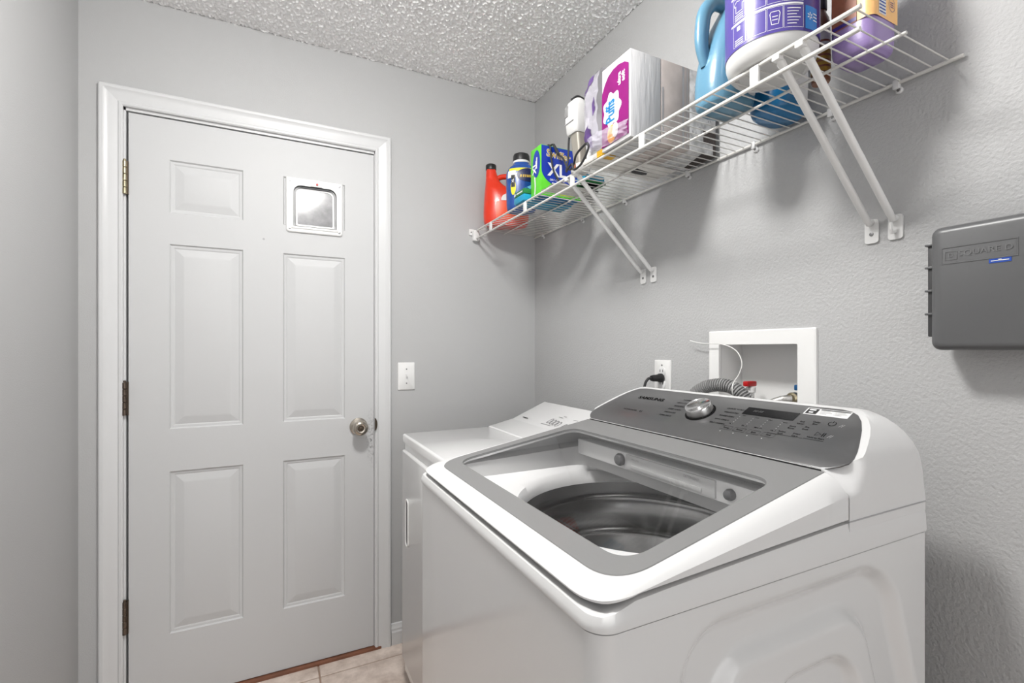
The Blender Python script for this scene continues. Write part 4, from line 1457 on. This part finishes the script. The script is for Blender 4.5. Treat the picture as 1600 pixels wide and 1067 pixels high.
def gather(u, v):
    """front skin of the gather: u from its middle to the outline, v along the outline"""
    y, z = arc(v)
    cy, cz = TY1 + .003, SHZ + .133
    y, z = lerp(cy, y, u), lerp(cz, z, u)
    x = TX[0] - .004 - .010 * (1 - u ** 3) + crump(y * 6, z * 6, 5) + .012 * u ** 6
    return (x, max(y, TY1 + .0015), z)
film('film_gather', gather, 16, 40)
def gside(u, v):
    y, z = arc(v)
    x = TX[0] + .007 + .19 * u
    return (x, max(y - .03 * u + crump(u * 2, v * 4, 3), TY1 + .0015), z - .012 * u + crump(v * 5, u * 2, 3))
film('film_side', gside, 14, 40)
for k, (v0, v1, u0, u1) in enumerate(((.06, .34, .70, .97), (.66, .90, .55, .95), (.15, .75, .10, .26))):
    def pp(u, v, k=k, v0=v0, v1=v1, u0=u0, u1=u1):
        w_ = .05 * noise.noise((v * 6, k * 3.3, .5))
        p = gather(min(.99, lerp(u0, u1, u) + w_), lerp(v0, v1, v))
        return (p[0] - .0018, p[1], p[2])
    film('film_print', pp, 8, 24, 'purple_dark')

# --- light blue jug with handle, second blue jug behind it
def detergent(name, label, loc, rot, m, mlab):
    j = thing(name, label, 'jug', loc, rot, 'blue laundry jugs on the shelf')
    rt = soften([(0, 0, .052, .040), (.010, 0, .062, .050), (.05, 0, .064, .052), (.10, .004, .062, .052), (.15, .010, .054, .048), (.19, .016, .044, .040), (.225, .022, .030, .030), (.245, .024, .022, .022), (.26, .024, .021, .021)])
    mb_, S = body(rt, 2.6)
    mb_.build('bottle', m, j, local=True, smooth=60)
    MB().tube(smooth_path([(.004, 0, .238), (-.030, 0, .240), (-.054, 0, .215), (-.062, 0, .175), (-.062, 0, .135), (-.050, 0, .095)]), [.011 + .0025 * math.sin(PI * k / 40) for k in range(41)], 12, flat=1.25).build('handle', m, j, local=True, smooth=60)
    MB().lathe([(.026, .255), (.027, .258), (.027, .300), (.024, .306), (.004, .308)], (.024, 0, 0), 24).build('cap', mlab, j, local=True, smooth=40)
    t = MB()
    disc(t, front_fn(S, -PI / 2, 0, .058), .022, .082, .045, .062, 30, rings=6)
    t.build('label', 'label_white', j, local=True)
    t = MB()
    for k in range(5):
        ribbon(t, front_fn(S, -PI / 2, 0, .058, .0014), [(-.006, .06 + .012 * k), (.045, .06 + .012 * k)], .0018)
    t.build('print', 'label_grey', j, local=True)
    return j
detergent('softener_jug', 'light blue jug with loop handle and white label left of the white tub', (-.212, -1.265, SHZ), -math.radians(8), 'sky_plastic', 'deep_sky')
detergent('softener_jug', 'deep blue jug against the wall behind the light blue jug', (-.072, -1.298, SHZ), math.radians(4), 'deep_sky', 'label_white')

# --- white tub with violet label
tb_ = thing('powder_tub', 'large white tub with violet printed label above the shelf braces', 'tub', (-.256, -1.409, SHZ), -math.radians(55))
tb_.scale = (.9, .9, 1)
prof = [(.070, .0), (.076, .002), (.085, .012), (.0895, .026), (.0905, .045), (.0905, .20), (.0905, .215), (.094, .222), (.094, .245), (.090, .250), (.03, .252)]
MB().lathe([(.062, .004), (.066, .0)] + prof, (0, 0, 0), 64).build('tub', 'tub_plastic', tb_, local=True, smooth=40)
def TS_(a, b, lift=.0006):
    th = a / .0905 - PI / 2
    r = .0905 + lift
    return Vector((r * math.cos(th), r * math.sin(th), b))
t = MB()
LB = .034
patch(t, TS_, -.20, .20, LB, .205, 90, 1)
t.build('label', 'violet', tb_, local=True, smooth=60)
fnw = lambda a, b: TS_(a, b, .0011)
def dense2(pts, closed=False, st=.006):
    out = []
    n_ = len(pts)
    for i in range(n_ if closed else n_ - 1):
        p, q = pts[i], pts[(i + 1) % n_]
        m_ = max(1, int(math.hypot(q[0] - p[0], q[1] - p[1]) / st))
        out += [(lerp(p[0], q[0], k / m_), lerp(p[1], q[1], k / m_)) for k in range(m_)]
    if not closed:
        out.append(pts[-1])
    return out
t = MB()
ribbon(t, fnw, dense2([(-.085, .083), (.062, .083)]), .0032)
ribbon(t, fnw, dense2([(-.085, .135), (.062, .135)]), .0032)
for z0, z1 in ((.040, .080), (.088, .131), (.140, .190)):
    for a0, a1 in ((-.078, -.048), (-.046, -.008), (-.006, .022), (.024, .062)):
        ribbon(t, fnw, dense2([(a0, z0), (a1, z0), (a1, z1), (a0, z1)], True), .0007, True)
    for k in range(6):
        ribbon(t, fnw, dense2([(.030, z1 - .006 - .0055 * k), (.056 - (k % 3) * .004, z1 - .006 - .0055 * k)]), .0014)
    for k in range(3):
        ribbon(t, fnw, dense2([(-.074, z0 + .003 + .004 * k), (-.053, z0 + .003 + .004 * k)]), .0015)
# shirt and bucket icons
for zc in (.104, .155):
    ic = [(-.010, -.013), (-.010, .004), (-.014, .002), (-.016, .009), (-.006, .015), (0, .012), (.006, .015), (.016, .009), (.014, .002), (.010, .004), (.010, -.013)]
    ribbon(t, fnw, dense2([(-.063 + a * .8, zc + .010 + b * .8) for a, b in ic], True, .004), .0011, True)
for zc in (.060, .109, .162):
    bk = [(-.006, -.011), (.006, -.011), (.009, .008), (.007, .012), (-.007, .012), (-.009, .008)]
    ribbon(t, fnw, dense2([(.008 + a, zc + b) for a, b in bk], True, .004), .0012, True)
    for k in range(2):
        ribbon(t, fnw, dense2([(.003, zc + .003 - .006 * k), (.013, zc + .003 - .006 * k)]), .0014)
ribbon(t, fnw, dense2([(-.064, .068), (-.064, .076)]), .008)
t.build('label_print', 'ink_white', tb_, local=True, smooth=60)
t = MB()
patch(t, fnw, .062, .150, LB + .001, .204, 24, 1)
t.build('label_side', 'violet_dark', tb_, local=True, smooth=60)
fnx = lambda a, b: TS_(a, b, .0018)
t = MB()
for k in range(14):
    ribbon(t, fnx, dense2([(.068, .195 - .0072 * k), (.104, .195 - .0072 * k)]), .0016)
t.build('small_print', 'panel_light', tb_, local=True, smooth=60)
t = MB()
patch(t, fnx, .066, .100, LB + .004, .080, 8, 1)
t.build('blue_block', 'spark_blue', tb_, local=True, smooth=60)
fny = lambda a, b: TS_(a, b, .0024)
t = MB()
for k in range(6):
    a_ = PI / 2 + k * PI / 3
    ribbon(t, fny, [(.077 + .0022 * math.cos(a_), .062 + .0022 * math.sin(a_)), (.077 + .0068 * math.cos(a_), .062 + .0068 * math.sin(a_))], .0018)
for k in range(3):
    ribbon(t, fny, dense2([(.086, .068 - .006 * k), (.098, .068 - .006 * k)]), .0018)
t.build('spark_print', 'ink_white', tb_, local=True, smooth=60)
box_rim = MB().lathe([(.0915, .221), (.0955, .223), (.0955, .228), (.0945, .229)], (0, 0, 0), 64, cap0=False, cap1=False).build('lid_rim', 'label_white', tb_, local=True)

# --- amber bottle behind the tub
ab = thing('amber_bottle', 'slim amber bottle with yellow label between tub and lilac bottle', 'bottle', (-.136, -1.434, SHZ))
ab.scale = (.75, .75, 1)
MB().lathe([(.020, 0), (.0225, .003), (.0225, .115), (.020, .128), (.013, .140), (.012, .150)], (0, 0, 0), 28).build('bottle', 'amber', ab, local=True, smooth=50)
MB().lathe([(.0232, .018), (.0232, .062)], (0, 0, 0), 32, cap0=False, cap1=False).build('label', 'amber_label', ab, local=True)
MB().lathe([(.0232, .070), (.0232, .104)], (0, 0, 0), 32, cap0=False, cap1=False).build('label_panel', 'label_white', ab, local=True)
t = MB()
for k in range(3):
    t.lathe([(.0236, .026 + .011 * k), (.0236, .030 + .011 * k)], (0, 0, 0), 32, cap0=False, cap1=False)
t.lathe([(.0236, .076), (.0236, .080)], (0, 0, 0), 32, cap0=False, cap1=False)
t.build('print', 'rust', ab, local=True)
MB().lathe([(.0145, .146), (.015, .148), (.015, .172), (.013, .175), (.003, .176)], (0, 0, 0), 20).build('cap', 'black_plastic', ab, local=True)

# --- lilac bottle with peach label
pb_ = thing('lilac_bottle', 'lilac fabric care bottle with peach label at the open shelf end', 'bottle', (-.140, -1.513, SHZ))
pb_.scale = (.82, .86, 1)
rt = soften([(0, 0, .040, .036), (.008, 0, .052, .044), (.03, 0, .055, .046), (.14, 0, .055, .046), (.19, 0, .048, .042), (.23, 0, .028, .028), (.245, 0, .02, .02), (.255, 0, .019, .019)])
mb_, S = body(rt, 4.2, n=64)
mb_.build('bottle', 'lilac_plastic', pb_, local=True, smooth=60)
MB().lathe([(.022, .252), (.0235, .254), (.0235, .285), (.02, .29), (.003, .291)], (0, 0, 0), 24).build('cap', 'label_white', pb_, local=True, smooth=40)
def wrapS(a, b, lift=.0008):
    """walk round the bottle by arc length: a = 0 at the near left corner, > 0 towards +x on the -y side, < 0 on the -x side"""
    y0, x0 = -.046, -.055
    rc_ = .016
    if a < -rc_:
        return Vector((x0 - lift, y0 - a, b))
    if a > rc_:
        return Vector((x0 + a, y0 - lift, b))
    q = (a + rc_) / (2 * rc_) * PI / 2
    return Vector((x0 + rc_ - (rc_ + lift) * math.cos(q), y0 + rc_ - (rc_ + lift) * math.sin(q), b))
t = MB()
patch(t, wrapS, -.030, .098, .055, .150, 40, 4)
t.build('label', 'peach', pb_, local=True, smooth=50)
t = MB()
patch(t, wrapS, -.080, -.029, .055, .150, 16, 4)
t.build('label_side', 'rust', pb_, local=True, smooth=50)
fw = lambda a, b: wrapS(a, b, .0014)
t = MB()
patch(t, fw, .022, .050, .060, .100, 6, 3)
t.build('label_panel', 'label_white', pb_, local=True, smooth=50)
t = MB()
fw2 = lambda a, b: wrapS(a, b, .002)
for k in range(6):
    ribbon(t, fw2, [(.024, .094 - .006 * k), (.048, .094 - .006 * k)], .0022)
t.build('print', 'sticker_blue', pb_, local=True, smooth=50)
t = MB()
ribbon(t, fw, [(.074 + .012 * math.cos(a), .086 + .012 * math.sin(a)) for a in [2 * PI * k / 24 for k in range(24)]], .001, True)
for k in range(3):
    ribbon(t, fw, [(.067, .090 - .004 * k), (.081, .090 - .004 * k)], .0014)
patch(t, fw, -.078, -.030, .057, .064, 12, 1)
t.build('seal_print', 'violet_dark', pb_, local=True, smooth=50)
bpy.context.view_layer.update()
